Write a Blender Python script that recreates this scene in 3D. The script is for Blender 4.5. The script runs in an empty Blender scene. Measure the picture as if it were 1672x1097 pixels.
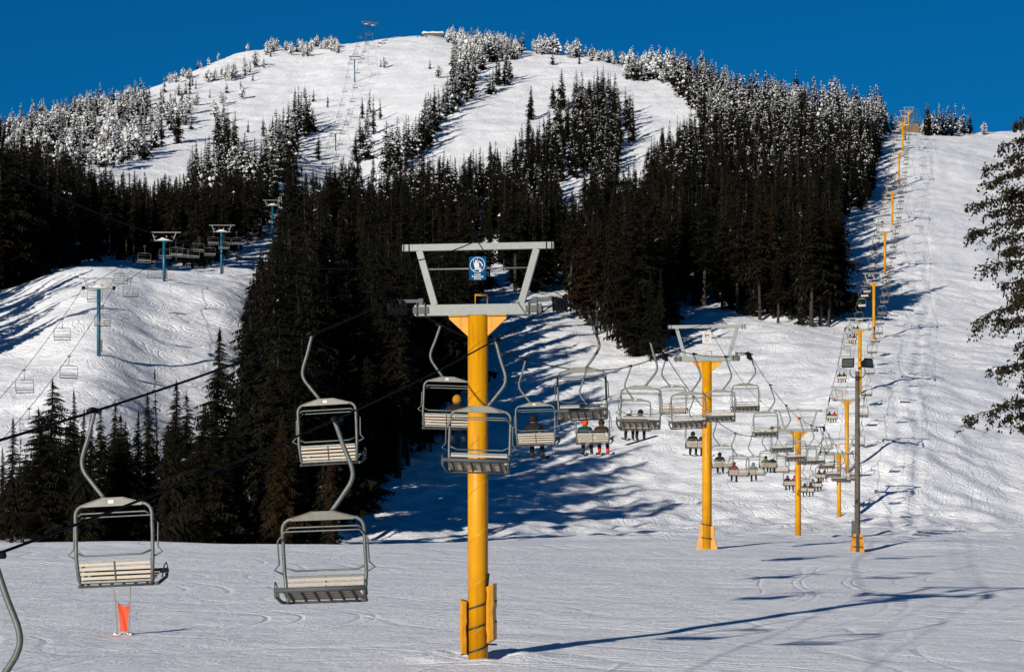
import bpy, bmesh, math, random
import numpy as np
from mathutils import Vector, Matrix

random.seed(7); np.random.seed(7)
PI = math.pi
F = 4200.0; CX = 836.0; HY = 900.0          # focal length in photo pixels, centre column, eye-level row

# ------------------------------------------------------------------ camera, sky, sun, exposure
scn = bpy.context.scene
cam_d = bpy.data.cameras.new('camera'); cam = bpy.data.objects.new('camera', cam_d)
scn.collection.objects.link(cam); scn.camera = cam
cam.location = (0, 0, 0); cam.rotation_euler = (math.radians(90), 0, 0)
cam_d.sensor_width = 36.0; cam_d.lens = F / 1672.0 * 36.0
cam_d.shift_y = (HY - 548.5) / 1672.0
cam_d.clip_start = 0.5; cam_d.clip_end = 9000

SUN_AZ = math.radians(59.0)      # heading of the shadows, measured from +X towards +Y
SUN_EL = math.radians(14.5)
to_sun = Vector((-math.cos(SUN_AZ) * math.cos(SUN_EL), -math.sin(SUN_AZ) * math.cos(SUN_EL), math.sin(SUN_EL)))
world = bpy.data.worlds.new('World'); scn.world = world; world.use_nodes = True
wn = world.node_tree; wn.nodes.clear()
sky = wn.nodes.new('ShaderNodeTexSky'); sky.sky_type = 'NISHITA'; sky.sun_disc = False
sky.sun_elevation = SUN_EL; sky.sun_rotation = math.atan2(to_sun.x, to_sun.y)
sky.altitude = 1800; sky.air_density = 0.9; sky.dust_density = 0.0; sky.ozone_density = 3.0
tint = wn.nodes.new('ShaderNodeMix'); tint.data_type = 'RGBA'; tint.blend_type = 'MULTIPLY'
tint.inputs[0].default_value = 1.0; tint.inputs[7].default_value = (0.012, 0.455, 0.75, 1)
bg = wn.nodes.new('ShaderNodeBackground'); bg.inputs['Strength'].default_value = 0.055
out = wn.nodes.new('ShaderNodeOutputWorld')
wn.links.new(sky.outputs[0], tint.inputs[6]); wn.links.new(tint.outputs[2], bg.inputs[0]); wn.links.new(bg.outputs[0], out.inputs[0])
sd = bpy.data.lights.new('sun', 'SUN'); sd.energy = 5.0; sd.angle = math.radians(0.5); sd.color = (1.0, 0.93, 0.83)
sun = bpy.data.objects.new('sun', sd); scn.collection.objects.link(sun)
sun.rotation_euler = to_sun.to_track_quat('Z', 'Y').to_euler(); sun.location = (-50, -50, 80)
vs = scn.view_settings; vs.view_transform = 'Standard'; vs.look = 'None'; vs.exposure = 0.40; vs.gamma = 1.0; vs.use_curve_mapping = False

# ------------------------------------------------------------------ helpers
COL = scn.collection
def link(o, parent=None):
    COL.objects.link(o)
    if parent is not None: o.parent = parent
    return o
def tag(o, label=None, cat=None, group=None, kind=None):
    if label: o['label'] = label
    if cat: o['category'] = cat
    if group: o['group'] = group
    if kind: o['kind'] = kind
    return o
def empty(name, loc, rz=0.0, label=None, cat=None, group=None):
    o = bpy.data.objects.new(name, None); o.empty_display_size = 0.3
    o.location = loc; o.rotation_euler = (0, 0, rz); COL.objects.link(o)
    return tag(o, label, cat, group)
class MB:
    """collects faces for one mesh object"""
    def __init__(s): s.v = []; s.f = []; s.m = []; s.sm = []
    def add(s, vs, fs, mi=0, smooth=False):
        b = len(s.v); s.v += [tuple(p) for p in vs]
        for f in fs: s.f.append([b + i for i in f]); s.m.append(mi); s.sm.append(smooth)
    def box(s, c, d, rot=None, mi=0):
        x, y, z = d[0] / 2, d[1] / 2, d[2] / 2
        P = [Vector(p) for p in ((-x,-y,-z),(x,-y,-z),(x,y,-z),(-x,y,-z),(-x,-y,z),(x,-y,z),(x,y,z),(-x,y,z))]
        if rot is not None: P = [rot @ p for p in P]
        c = Vector(c)
        s.add([p + c for p in P], [(0,3,2,1),(4,5,6,7),(0,1,5,4),(1,2,6,5),(2,3,7,6),(3,0,4,7)], mi)
    def bar(s, a, b, w, h, mi=0, up=(0,0,1)):
        a = Vector(a); b = Vector(b); d = (b - a).normalized(); u = Vector(up)
        sd_ = d.cross(u)
        if sd_.length < 1e-3: sd_ = d.cross(Vector((0,1,0)))
        sd_.normalize(); u = sd_.cross(d).normalized()
        P = [a - sd_*w/2 - u*h/2, a + sd_*w/2 - u*h/2, a + sd_*w/2 + u*h/2, a - sd_*w/2 + u*h/2]
        P += [p + (b - a) for p in P]
        s.add(P, [(0,3,2,1),(4,5,6,7),(0,1,5,4),(1,2,6,5),(2,3,7,6),(3,0,4,7)], mi)
    def tube(s, pts, r, n=8, mi=0, caps=True, closed=False):
        pts = [Vector(p) for p in pts]; N = len(pts)
        rr = r if isinstance(r, (list, tuple)) else [r] * N
        t0 = (pts[1] - pts[0]).normalized()
        ref = Vector((0,0,1)) if abs(t0.z) < 0.9 else Vector((0,1,0))
        u = t0.cross(ref).normalized(); V = []
        for i in range(N):
            if closed: t = (pts[(i+1) % N] - pts[i-1]).normalized()
            elif i == 0: t = t0
            elif i == N - 1: t = (pts[-1] - pts[-2]).normalized()
            else: t = ((pts[i+1] - pts[i]).normalized() + (pts[i] - pts[i-1]).normalized()).normalized()
            u = (u - t * u.dot(t)).normalized(); w = t.cross(u)
            for k in range(n):
                a = 2 * PI * k / n
                V.append(pts[i] + (u * math.cos(a) + w * math.sin(a)) * rr[i])
        Fs = []
        for i in range(N if closed else N - 1):
            j = (i + 1) % N
            for k in range(n):
                Fs.append((i*n + k, i*n + (k+1) % n, j*n + (k+1) % n, j*n + k))
        s.add(V, Fs, mi, True)
        if caps and not closed:
            b = len(s.v) - len(V)
            s.f.append([b + k for k in range(n)][::-1]); s.m.append(mi); s.sm.append(False)
            s.f.append([b + (N-1)*n + k for k in range(n)]); s.m.append(mi); s.sm.append(False)
    def prism(s, poly, y0, y1, mi=0):
        """polygon in x-z extruded along y"""
        n = len(poly); V = [(p[0], y0, p[1]) for p in poly] + [(p[0], y1, p[1]) for p in poly]
        s.add(V, [tuple(range(n)), tuple(range(2*n - 1, n - 1, -1))] + [(i, n + i, n + (i+1) % n, (i+1) % n) for i in range(n)], mi)
    def mesh(s, name, mats):
        me = bpy.data.meshes.new(name)
        me.from_pydata([tuple(p) for p in s.v], [], s.f)
        for m in (mats if isinstance(mats, (list, tuple)) else [mats]): me.materials.append(m)
        me.polygons.foreach_set('material_index', s.m); me.polygons.foreach_set('use_smooth', s.sm)
        me.update(); return me
    def build(s, name, mats, parent=None):
        return link(bpy.data.objects.new(name, s.mesh(name, mats)), parent)
def copy_tree(o, parent=None):
    c = o.copy(); COL.objects.link(c); c.parent = parent
    for ch in o.children: copy_tree(ch, c)
    return c
def smooth_path(pts, n=5):
    """Catmull-Rom through the points"""
    P = [Vector(p) for p in pts]; P = [P[0]*2 - P[1]] + P + [P[-1]*2 - P[-2]]; R = []
    for i in range(1, len(P) - 2):
        for k in range(n):
            t = k / n; a, b, c, d = P[i-1], P[i], P[i+1], P[i+2]
            R.append(0.5 * ((2*b) + (c - a)*t + (2*a - 5*b + 4*c - d)*t*t + (3*b - a - 3*c + d)*t**3))
    R.append(P[-2]); return R

# ------------------------------------------------------------------ materials
def newmat(name):
    m = bpy.data.materials.new(name); m.use_nodes = True
    return m, m.node_tree, m.node_tree.nodes['Principled BSDF']
def N(nt, t, **kw):
    n = nt.nodes.new(t)
    for k, v in kw.items():
        if k.startswith('i_'):
            key = k[2:]; n.inputs[int(key) if key.isdigit() else key.replace('_', ' ')].default_value = v
        else: setattr(n, k, v)
    return n
def ramp(nt, stops):
    r = nt.nodes.new('ShaderNodeValToRGB'); e = r.color_ramp.elements
    while len(e) < len(stops): e.new(0.5)
    for i, (p, c) in enumerate(stops): e[i].position = p; e[i].color = c if len(c) == 4 else (*c, 1)
    return r
def plain(name, col, rough=0.6, metal=0.0, var=0.25, scale=6.0, bump=0.0, rust=None, spec=0.4):
    m, nt, b = newmat(name); L = nt.links
    tc = N(nt, 'ShaderNodeTexCoord'); no = N(nt, 'ShaderNodeTexNoise', i_Scale=scale, i_Detail=6.0, i_Roughness=0.65)
    L.new(tc.outputs['Object'], no.inputs['Vector'])
    d = tuple(c * (1 - var) for c in col); u = tuple(min(1, c * (1 + var * 0.6)) for c in col)
    st = [(0.3, d), (0.62, col), (0.8, u)]
    r = ramp(nt, st); L.new(no.outputs[0], r.inputs[0]); csock = r.outputs[0]
    if rust:
        n2 = N(nt, 'ShaderNodeTexNoise', i_Scale=scale*1.7, i_Detail=8.0, i_Roughness=0.7); L.new(tc.outputs['Object'], n2.inputs['Vector'])
        r2 = ramp(nt, [(0.60, (0,0,0)), (0.70, (1,1,1))]); L.new(n2.outputs[0], r2.inputs[0])
        mx = N(nt, 'ShaderNodeMix', data_type='RGBA'); L.new(r2.outputs[0], mx.inputs[0]); L.new(csock, mx.inputs[6])
        mx.inputs[7].default_value = (*rust, 1); csock = mx.outputs[2]
    L.new(csock, b.inputs['Base Color'])
    b.inputs['Roughness'].default_value = rough; b.inputs['Metallic'].default_value = metal
    b.inputs['Specular IOR Level'].default_value = spec
    if bump:
        bp = N(nt, 'ShaderNodeBump', i_Strength=bump, i_Distance=0.01); L.new(no.outputs[0], bp.inputs['Height']); L.new(bp.outputs[0], b.inputs['Normal'])
    return m
M = {}
M['galv'] = plain('galvanised_steel', (0.104, 0.115, 0.108), 0.5, 0.35, 0.35, 14.0, 0.15, rust=(0.09, 0.065, 0.045))
M['beam'] = plain('galvanised_beam', (0.135, 0.150, 0.142), 0.5, 0.15, 0.18, 9.0, 0.05)
M['dark'] = plain('black_iron', (0.010, 0.010, 0.011), 0.7, 0.0, 0.4, 10, spec=0.08)
M['rubber'] = plain('rubber', (0.008, 0.008, 0.008), 0.7, spec=0.06)
M['slat'] = plain('cream_slat', (0.335, 0.280, 0.215), 0.55, 0, 0.15, 20, rust=(0.18, 0.11, 0.06))
M['greybar'] = plain('grey_foam_bar', (0.055, 0.064, 0.066), 0.7, 0, 0.25, 10)
M['under'] = plain('seat_underside', (0.040, 0.033, 0.030), 0.7, 0, 0.3, 12)
M['plate'] = plain('weathered_plate', (0.105, 0.104, 0.088), 0.5, 0.1, 0.3, 9, 0.1, rust=(0.13, 0.085, 0.045))
M['sticker'] = plain('white_sticker', (0.400, 0.400, 0.380), 0.5, var=0.05)
M['pad'] = plain('yellow_vinyl_pad', (0.43, 0.185, 0.003), 0.45, 0, 0.2, 2.5, 0.3)
M['strap'] = plain('black_strap', (0.015, 0.014, 0.018), 0.6)
M['blue'] = plain('blue_tower_paint', (0.004, 0.075, 0.135), 0.4, 0, 0.2, 2)
M['orange'] = plain('orange_plate', (0.420, 0.130, 0.004), 0.5, var=0.1)
M['bamboo'] = plain('bamboo', (0.200, 0.160, 0.100), 0.6)
M['fabric'] = plain('orange_fabric', (0.500, 0.052, 0.012), 0.7, 0, 0.15, 4, 0.3)
M['signblue'] = plain('sign_blue', (0.000, 0.040, 0.120), 0.85, var=0.05, spec=0.05)
M['signwhite'] = plain('sign_white', (0.420, 0.420, 0.420), 0.85, var=0.03, spec=0.05)
M['signred'] = plain('sign_red', (0.280, 0.050, 0.035), 0.85, var=0.05, spec=0.05)
M['signgrey'] = plain('sign_grey', (0.170, 0.170, 0.170), 0.85, var=0.05, spec=0.05)
M['wood'] = plain('weathered_wood', (0.085, 0.070, 0.057), 0.8, 0, 0.45, 5, 0.5)
M['brownwood'] = plain('brown_timber', (0.130, 0.070, 0.025), 0.7, 0, 0.3, 1)
M['white_metal'] = plain('white_enamel', (0.360, 0.350, 0.310), 0.35, var=0.1)
M['rock'] = plain('dark_rock', (0.050, 0.040, 0.030), 0.9, 0, 0.5, 2, 0.6)
M['rope'] = plain('steel_rope', (0.006, 0.006, 0.007), 0.8, 0.0, spec=0.05)

def yellow_paint():
    m, nt, b = newmat('yellow_tower_paint'); L = nt.links
    tc = N(nt, 'ShaderNodeTexCoord')
    n1 = N(nt, 'ShaderNodeTexNoise', i_Scale=1.3, i_Detail=5.0); L.new(tc.outputs['Object'], n1.inputs['Vector'])
    r = ramp(nt, [(0.3, (0.41, 0.172, 0.0015)), (0.6, (0.48, 0.215, 0.002)), (0.8, (0.53, 0.25, 0.006))]); L.new(n1.outputs[0], r.inputs[0])
    n2 = N(nt, 'ShaderNodeTexNoise', i_Scale=26.0, i_Detail=3.0); L.new(tc.outputs['Object'], n2.inputs['Vector'])
    r2 = ramp(nt, [(0.70, (0,0,0)), (0.74, (1,1,1))]); L.new(n2.outputs[0], r2.inputs[0])
    mx = N(nt, 'ShaderNodeMix', data_type='RGBA'); L.new(r2.outputs[0], mx.inputs[0]); L.new(r.outputs[0], mx.inputs[6]); mx.inputs[7].default_value = (0.25, 0.09, 0.01, 1)
    # vertical run-off streaks
    mp = N(nt, 'ShaderNodeMapping'); mp.inputs['Scale'].default_value = (9, 9, 0.35); L.new(tc.outputs['Object'], mp.inputs[0])
    n3 = N(nt, 'ShaderNodeTexNoise', i_Scale=1.6, i_Detail=4.0); L.new(mp.outputs[0], n3.inputs['Vector'])
    r3 = ramp(nt, [(0.52, (1,1,1)), (0.75, (0.72,0.68,0.62))]); L.new(n3.outputs[0], r3.inputs[0])
    mu = N(nt, 'ShaderNodeMix', data_type='RGBA', blend_type='MULTIPLY'); mu.inputs[0].default_value = 1; L.new(mx.outputs[2], mu.inputs[6]); L.new(r3.outputs[0], mu.inputs[7])
    ycol = mu.outputs[2]
    b.inputs['Roughness'].default_value = 0.45; b.inputs['Specular IOR Level'].default_value = 0.2
    # spiral weld seam: a fine raised line
    sx = N(nt, 'ShaderNodeSeparateXYZ'); L.new(tc.outputs['Object'], sx.inputs[0])
    at = N(nt, 'ShaderNodeMath', operation='ARCTAN2'); L.new(sx.outputs['Y'], at.inputs[0]); L.new(sx.outputs['X'], at.inputs[1])
    a2 = N(nt, 'ShaderNodeMath', operation='MULTIPLY'); L.new(at.outputs[0], a2.inputs[0]); a2.inputs[1].default_value = 1.0 / (2 * PI)
    z2 = N(nt, 'ShaderNodeMath', operation='MULTIPLY'); L.new(sx.outputs['Z'], z2.inputs[0]); z2.inputs[1].default_value = 0.8
    su = N(nt, 'ShaderNodeMath', operation='SUBTRACT'); L.new(z2.outputs[0], su.inputs[0]); L.new(a2.outputs[0], su.inputs[1])
    fr = N(nt, 'ShaderNodeMath', operation='FRACT'); L.new(su.outputs[0], fr.inputs[0])
    rs = ramp(nt, [(0.0, (1,1,1)), (0.03, (0,0,0))]); L.new(fr.outputs[0], rs.inputs[0])
    bp = N(nt, 'ShaderNodeBump', i_Strength=0.8, i_Distance=0.02); L.new(rs.outputs[0], bp.inputs['Height']); L.new(bp.outputs[0], b.inputs['Normal'])
    ms = N(nt, 'ShaderNodeMix', data_type='RGBA'); m3 = N(nt, 'ShaderNodeMath', operation='MULTIPLY'); L.new(rs.outputs[0], m3.inputs[0]); m3.inputs[1].default_value = 0.45
    L.new(m3.outputs[0], ms.inputs[0]); L.new(ycol, ms.inputs[6]); ms.inputs[7].default_value = (0.30, 0.11, 0.004, 1); L.new(ms.outputs[2], b.inputs['Base Color'])
    return m
M['yellow'] = yellow_paint()

def foliage_mat(name, c1, c2, c3):
    m, nt, b = newmat(name); L = nt.links
    oi = N(nt, 'ShaderNodeObjectInfo'); ge = N(nt, 'ShaderNodeNewGeometry')
    r = ramp(nt, [(0.0, c1), (0.55, c2), (0.93, c2), (1.0, c3)]); L.new(oi.outputs['Random'], r.inputs[0])
    r2 = ramp(nt, [(0.0, (0.45,0.45,0.45)), (0.6, (1,1,1)), (1.0, (1.9,1.7,1.3))]); L.new(ge.outputs['Random Per Island'], r2.inputs[0])
    mu = N(nt, 'ShaderNodeMix', data_type='RGBA', blend_type='MULTIPLY'); mu.inputs[0].default_value = 1
    L.new(r.outputs[0], mu.inputs[6]); L.new(r2.outputs[0], mu.inputs[7]); L.new(mu.outputs[2], b.inputs['Base Color'])
    b.inputs['Roughness'].default_value = 0.8; b.inputs['Specular IOR Level'].default_value = 0.08
    return m
M['needle'] = foliage_mat('conifer_needles', (0.0042, 0.0048, 0.0025), (0.0078, 0.0070, 0.0036), (0.016, 0.0095, 0.004))
M['cedar'] = foliage_mat('cedar_sprays', (0.014, 0.012, 0.005), (0.015, 0.013, 0.006), (0.016, 0.013, 0.006))
M['bark'] = plain('bark', (0.026, 0.020, 0.015), 0.9, 0, 0.5, 3, 0.5)
def tree_snow():
    m, nt, b = newmat('snow_on_trees')
    b.inputs['Base Color'].default_value = (0.52, 0.525, 0.53, 1); b.inputs['Roughness'].default_value = 0.7
    tc = N(nt, 'ShaderNodeTexCoord'); n = N(nt, 'ShaderNodeTexNoise', i_Scale=3.0, i_Detail=4.0)
    nt.links.new(tc.outputs['Object'], n.inputs['Vector'])
    bp = N(nt, 'ShaderNodeBump', i_Strength=0.5, i_Distance=0.2); nt.links.new(n.outputs[0], bp.inputs['Height']); nt.links.new(bp.outputs[0], b.inputs['Normal'])
    return m
M['tsnow'] = tree_snow()

def snow_ground():
    m, nt, b = newmat('snow'); L = nt.links
    tc = N(nt, 'ShaderNodeTexCoord'); P = tc.outputs['Object']
    def noise(scale, detail=4.0, rough=0.55, sc=(1,1,1), rz=0.0, src=None, dist=0.0):
        mr = N(nt, 'ShaderNodeMapping'); mr.inputs['Rotation'].default_value = (0, 0, rz); L.new(src or P, mr.inputs[0])
        mp = N(nt, 'ShaderNodeMapping'); mp.inputs['Scale'].default_value = sc; L.new(mr.outputs[0], mp.inputs[0])
        n = N(nt, 'ShaderNodeTexNoise', i_Scale=scale, i_Detail=detail, i_Roughness=rough, i_Distortion=dist); L.new(mp.outputs[0], n.inputs['Vector'])
        return n.outputs[0]
    def mth(op, a, bb, clamp=False):
        n = N(nt, 'ShaderNodeMath', operation=op); n.use_clamp = clamp
        for i, x in enumerate((a, bb)):
            if x is None: continue
            if isinstance(x, (int, float)): n.inputs[i].default_value = x
            else: L.new(x, n.inputs[i])
        return n.outputs[0]
    def iso(nz, level, w):
        """a thin groove along one contour of a noise: curving ski tracks"""
        a = mth('ABSOLUTE', mth('SUBTRACT', nz, level), None)
        return mth('SUBTRACT', 1.0, mth('DIVIDE', a, w), True)
    big = noise(0.10, 3.0); med = noise(0.55, 5.0, 0.6); fine = noise(3.2, 6.0, 0.7)
    crumb = noise(9.0, 4.0, 0.75, (1, 0.55, 1))
    groom = noise(1.25, 5.0, 0.62, (0.16, 1.5, 1), math.radians(-60))
    t1 = noise(0.034, 1.0, 0.4, (1.3, 0.6, 1), 0.6, dist=0.25); t2 = noise(0.06, 1.2, 0.4, (1.2, 0.6, 1), -0.7, dist=0.35)
    t3 = noise(0.22, 1.2, 0.4, (0.9, 0.7, 1), 1.1, dist=1.2)
    tr = iso(t1, 0.48, 0.0035)
    for nz, lv, w in ((t1, 0.492, 0.0035), (t1, 0.55, 0.0035), (t1, 0.562, 0.0035), (t1, 0.43, 0.0035), (t1, 0.40, 0.0035), (t1, 0.61, 0.0035), (t2, 0.45, 0.005), (t2, 0.468, 0.005), (t2, 0.56, 0.005), (t2, 0.52, 0.005), (t2, 0.38, 0.005), (t2, 0.64, 0.005)):
        tr = mth('MAXIMUM', tr, iso(nz, lv, w))
    trm = mth('MULTIPLY', tr, noise(0.35, 2.0))
    # scribbled turns on the steeper slopes
    t4 = noise(0.05, 2.0, 0.45, (1, 1, 1), 0.3, dist=1.6); t5 = noise(0.075, 2.0, 0.5, (1.3, 0.8, 1), 0.9, dist=2.0); sw = iso(t4, 0.5, 0.006)
    for nz, lv in ((t4, 0.44), (t4, 0.47), (t4, 0.53), (t4, 0.57), (t5, 0.42), (t5, 0.46), (t5, 0.5), (t5, 0.54), (t5, 0.58)): sw = mth('MAXIMUM', sw, iso(nz, lv, 0.007))
    sx = N(nt, 'ShaderNodeSeparateXYZ'); L.new(P, sx.inputs[0])
    sw = mth('MULTIPLY', mth('MULTIPLY', sw, mth('DIVIDE', mth('SUBTRACT', sx.outputs['Y'], 150.0), 120.0, True)), noise(0.12, 3.0))
    # crumbly windrows left along the edges of the groomer passes
    gu = mth('ADD', mth('SUBTRACT', mth('MULTIPLY', sx.outputs['X'], 0.866), mth('MULTIPLY', sx.outputs['Y'], 0.5)), mth('MULTIPLY', noise(0.07, 2.0), 5.0))
    fr = N(nt, 'ShaderNodeMath', operation='FRACT'); L.new(mth('DIVIDE', gu, 3.7), fr.inputs[0])
    wr = mth('SUBTRACT', 1.0, mth('DIVIDE', mth('ABSOLUTE', mth('SUBTRACT', fr.outputs[0], 0.5), None), 0.035), True)
    wr = mth('MULTIPLY', mth('MULTIPLY', wr, noise(5.0, 4.0, 0.8)), mth('SUBTRACT', mth('MULTIPLY', noise(0.25, 2.0), 3.0), 1.0, True))
    h = mth('MULTIPLY', med, mth('ADD', 0.24, mth('MULTIPLY', mth('DIVIDE', mth('SUBTRACT', sx.outputs['Y'], 120.0), 80.0, True), 0.12)))
    h = mth('ADD', h, mth('MULTIPLY', groom, 0.13))
    h = mth('ADD', h, mth('MULTIPLY', fine, 0.10))
    h = mth('ADD', h, mth('MULTIPLY', crumb, 0.045))
    h = mth('ADD', h, mth('MULTIPLY', noise(26.0, 3.0, 0.7), 0.007))
    h = mth('SUBTRACT', h, mth('MULTIPLY', trm, 0.085))
    h = mth('ADD', mth('SUBTRACT', h, mth('MULTIPLY', mth('MULTIPLY', sw, mth('ADD', fine, med)), 0.13)), mth('MULTIPLY', wr, 0.16))
    bp = N(nt, 'ShaderNodeBump', i_Strength=0.8, i_Distance=1.0); L.new(h, bp.inputs['Height']); L.new(bp.outputs[0], b.inputs['Normal'])
    r = ramp(nt, [(0.3, (0.75, 0.775, 0.82)), (0.7, (0.86, 0.87, 0.89))]); L.new(mth('ADD', mth('MULTIPLY', big, 0.6), mth('MULTIPLY', fine, 0.4)), r.inputs[0])
    # red marker dye round the pennant
    vd = N(nt, 'ShaderNodeVectorMath', operation='DISTANCE'); L.new(P, vd.inputs[0]); vd.inputs[1].default_value = DYE
    ds = mth('ADD', vd.outputs['Value'], mth('MULTIPLY', fine, 0.9))
    rd = ramp(nt, [(0.35, (1,1,1)), (1.0, (0,0,0))]); rd.color_ramp.elements[1].position = 0.95; L.new(mth('MULTIPLY', ds, 0.6), rd.inputs[0])
    mx = N(nt, 'ShaderNodeMix', data_type='RGBA'); L.new(mth('MULTIPLY', rd.outputs[0], 0.55), mx.inputs[0]); L.new(r.outputs[0], mx.inputs[6]); mx.inputs[7].default_value = (0.75, 0.42, 0.42, 1)
    L.new(mx.outputs[2], b.inputs['Base Color'])
    b.inputs['Roughness'].default_value = 0.55; b.inputs['Specular IOR Level'].default_value = 0.25
    return m

# ------------------------------------------------------------------ terrain
def plane_z(Y): return 0.0463 * Y - 5.94
PROF = {   # column: (distance, image row of the ground)
 -300: [(200,868),(240,760),(290,620),(345,520),(375,488),(420,480),(500,440),(600,390),(750,300),(900,235),(960,240)],
 0: [(165,893),(190,880),(230,760),(290,600),(345,505),(375,480),(410,478),(500,430),(600,380),(750,290),(900,215),(935,225)],
 100: [(165,896),(198,874),(240,725),(290,585),(340,470),(365,440),(410,442),(500,415),(600,365),(750,280),(960,185),(990,200)],
 161: [(170,897),(200,872),(250,690),(290,572),(320,500),(350,436),(375,434),(420,440),(560,385),(700,315),(850,230),(1000,165),(1030,182)],
 268: [(172,898),(205,882),(250,740),(290,630),(320,545),(354,458),(380,450),(439,448),(558,395),(700,325),(850,235),(1040,122),(1080,140)],
 362: [(175,900),(215,882),(260,750),(300,620),(354,466),(390,460),(439,450),(558,400),(700,330),(850,235),(950,175),(1090,86),(1130,100)],
 410: [(178,901),(220,882),(264,752),(306,630),(356,482),(439,458),(500,420),(558,395),(700,322),(850,238),(970,160),(1110,76),(1150,92)],
 450: [(179,902),(223,884),(268,768),(311,650),(362,505),(439,462),(500,422),(558,392),(700,321),(850,240),(960,163),(1118,72),(1155,88)],
 500: [(180,902),(232,886),(280,800),(330,690),(385,590),(450,500),(560,400),(700,320),(840,245),(990,145),(1130,68),(1170,84)],
 545: [(180,903),(250,890),(300,830),(400,680),(500,520),(620,400),(749,330),(840,250),(990,133),(1118,70),(1170,90)],
 590: [(180,903),(250,890),(300,828),(400,670),(500,520),(620,400),(749,330),(840,250),(990,131),(1112,62),(1170,82)],
 640: [(200,896),(250,884),(300,825),(340,750),(400,660),(500,520),(600,410),(700,340),(800,270),(900,190),(1000,120),(1130,56),(1175,70)],
 720: [(200,894),(250,882),(300,832),(350,745),(420,630),(520,500),(600,430),(700,340),(800,262),(900,180),(1000,112),(1145,50),(1185,66)],
 880: [(217,886),(260,875),(300,840),(350,745),(420,610),(500,497),(530,480),(620,420),(720,335),(820,240),(900,180),(1070,80),(1110,96)],
 1000: [(217,885),(270,872),(310,835),(360,720),(430,590),(480,530),(600,430),(720,330),(820,240),(900,180),(1050,86),(1090,102)],
 1150: [(217,884),(290,856),(320,815),(370,690),(440,560),(480,500),(560,440),(680,340),(800,250),(900,178),(980,126),(1020,142)],
 1300: [(217,882),(302,850),(327,780),(378,660),(455,540),(542,450),(640,360),(740,280),(820,215),(900,172),(940,190)],
 1400: [(217,882),(302,850),(327,763),(378,640),(455,556),(542,448),(621,368),(717,306),(779,247),(833,224),(890,201),(950,215)],
 1480: [(217,882),(302,850),(327,760),(378,641),(455,556),(542,448),(621,366),(717,306),(779,243),(833,229),(918,216),(965,226)],
 1672: [(222,885),(312,852),(342,765),(396,641),(478,548),(568,442),(651,366),(750,303),(815,258),(870,238),(955,212),(1010,205),(1065,218)],
 2100: [(222,885),(312,852),(342,765),(396,641),(478,548),(568,442),(651,366),(750,303),(815,258),(870,238),(955,212),(1010,205),(1065,218)],
}
LD0, LD1, ND = math.log(120.0), math.log(3200.0), 900
lds = np.linspace(LD0, LD1, ND); Ds = np.exp(lds)
pxs = np.arange(-300, 2101, 10.0)
cols = sorted(PROF); CT = []
for c in cols:
    pts = [(d, plane_z(d)) for d in (100, 139)] + [(d, (HY - y) * d / F) for d, y in PROF[c]]
    dl, zl = pts[-1]
    pts += [(dl + 120, zl - 40), (dl + 500, zl - 190), (3300, zl - 400)]
    CT.append(np.interp(Ds, [p[0] for p in pts], [p[1] for p in pts]))
CT = np.array(CT)
TAB = np.array([[np.interp(p, cols, CT[:, j]) for j in range(0)] for p in []]) if False else np.empty((len(pxs), ND))
for j in range(ND): TAB[:, j] = np.interp(pxs, cols, CT[:, j])
def blur(a, s, ax):
    k = int(3 * s) + 1; w = np.exp(-0.5 * (np.arange(-k, k + 1) / s) ** 2); w /= w.sum()
    pad = [(0, 0), (0, 0)]; pad[ax] = (k, k); b = np.pad(a, pad, mode='edge')
    return np.apply_along_axis(lambda r: np.convolve(r, w, 'valid'), ax, b)
TAB = blur(blur(TAB, 4.0, 1), 2.5, 0)       # ~1.5 % of the distance, 25 px
def vnoise(x, y, seed=0):
    xi = np.floor(x).astype(np.int64); yi = np.floor(y).astype(np.int64); fx = x - xi; fy = y - yi
    fx = fx*fx*(3 - 2*fx); fy = fy*fy*(3 - 2*fy)
    def h(a, b):
        n = (a * 374761393 + b * 668265263 + seed * 1442695041) & 0x7fffffff
        n = ((n ^ (n >> 13)) * 1274126177) & 0x7fffffff
        return ((n ^ (n >> 16)) & 0xffff) / 65535.0 - 0.5
    return (h(xi, yi)*(1-fx) + h(xi+1, yi)*fx)*(1-fy) + (h(xi, yi+1)*(1-fx) + h(xi+1, yi+1)*fx)*fy
T1X, T1Y = -0.94, 67.5
LXg = lambda Y: -12.2 + 0.1675 * Y
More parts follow.
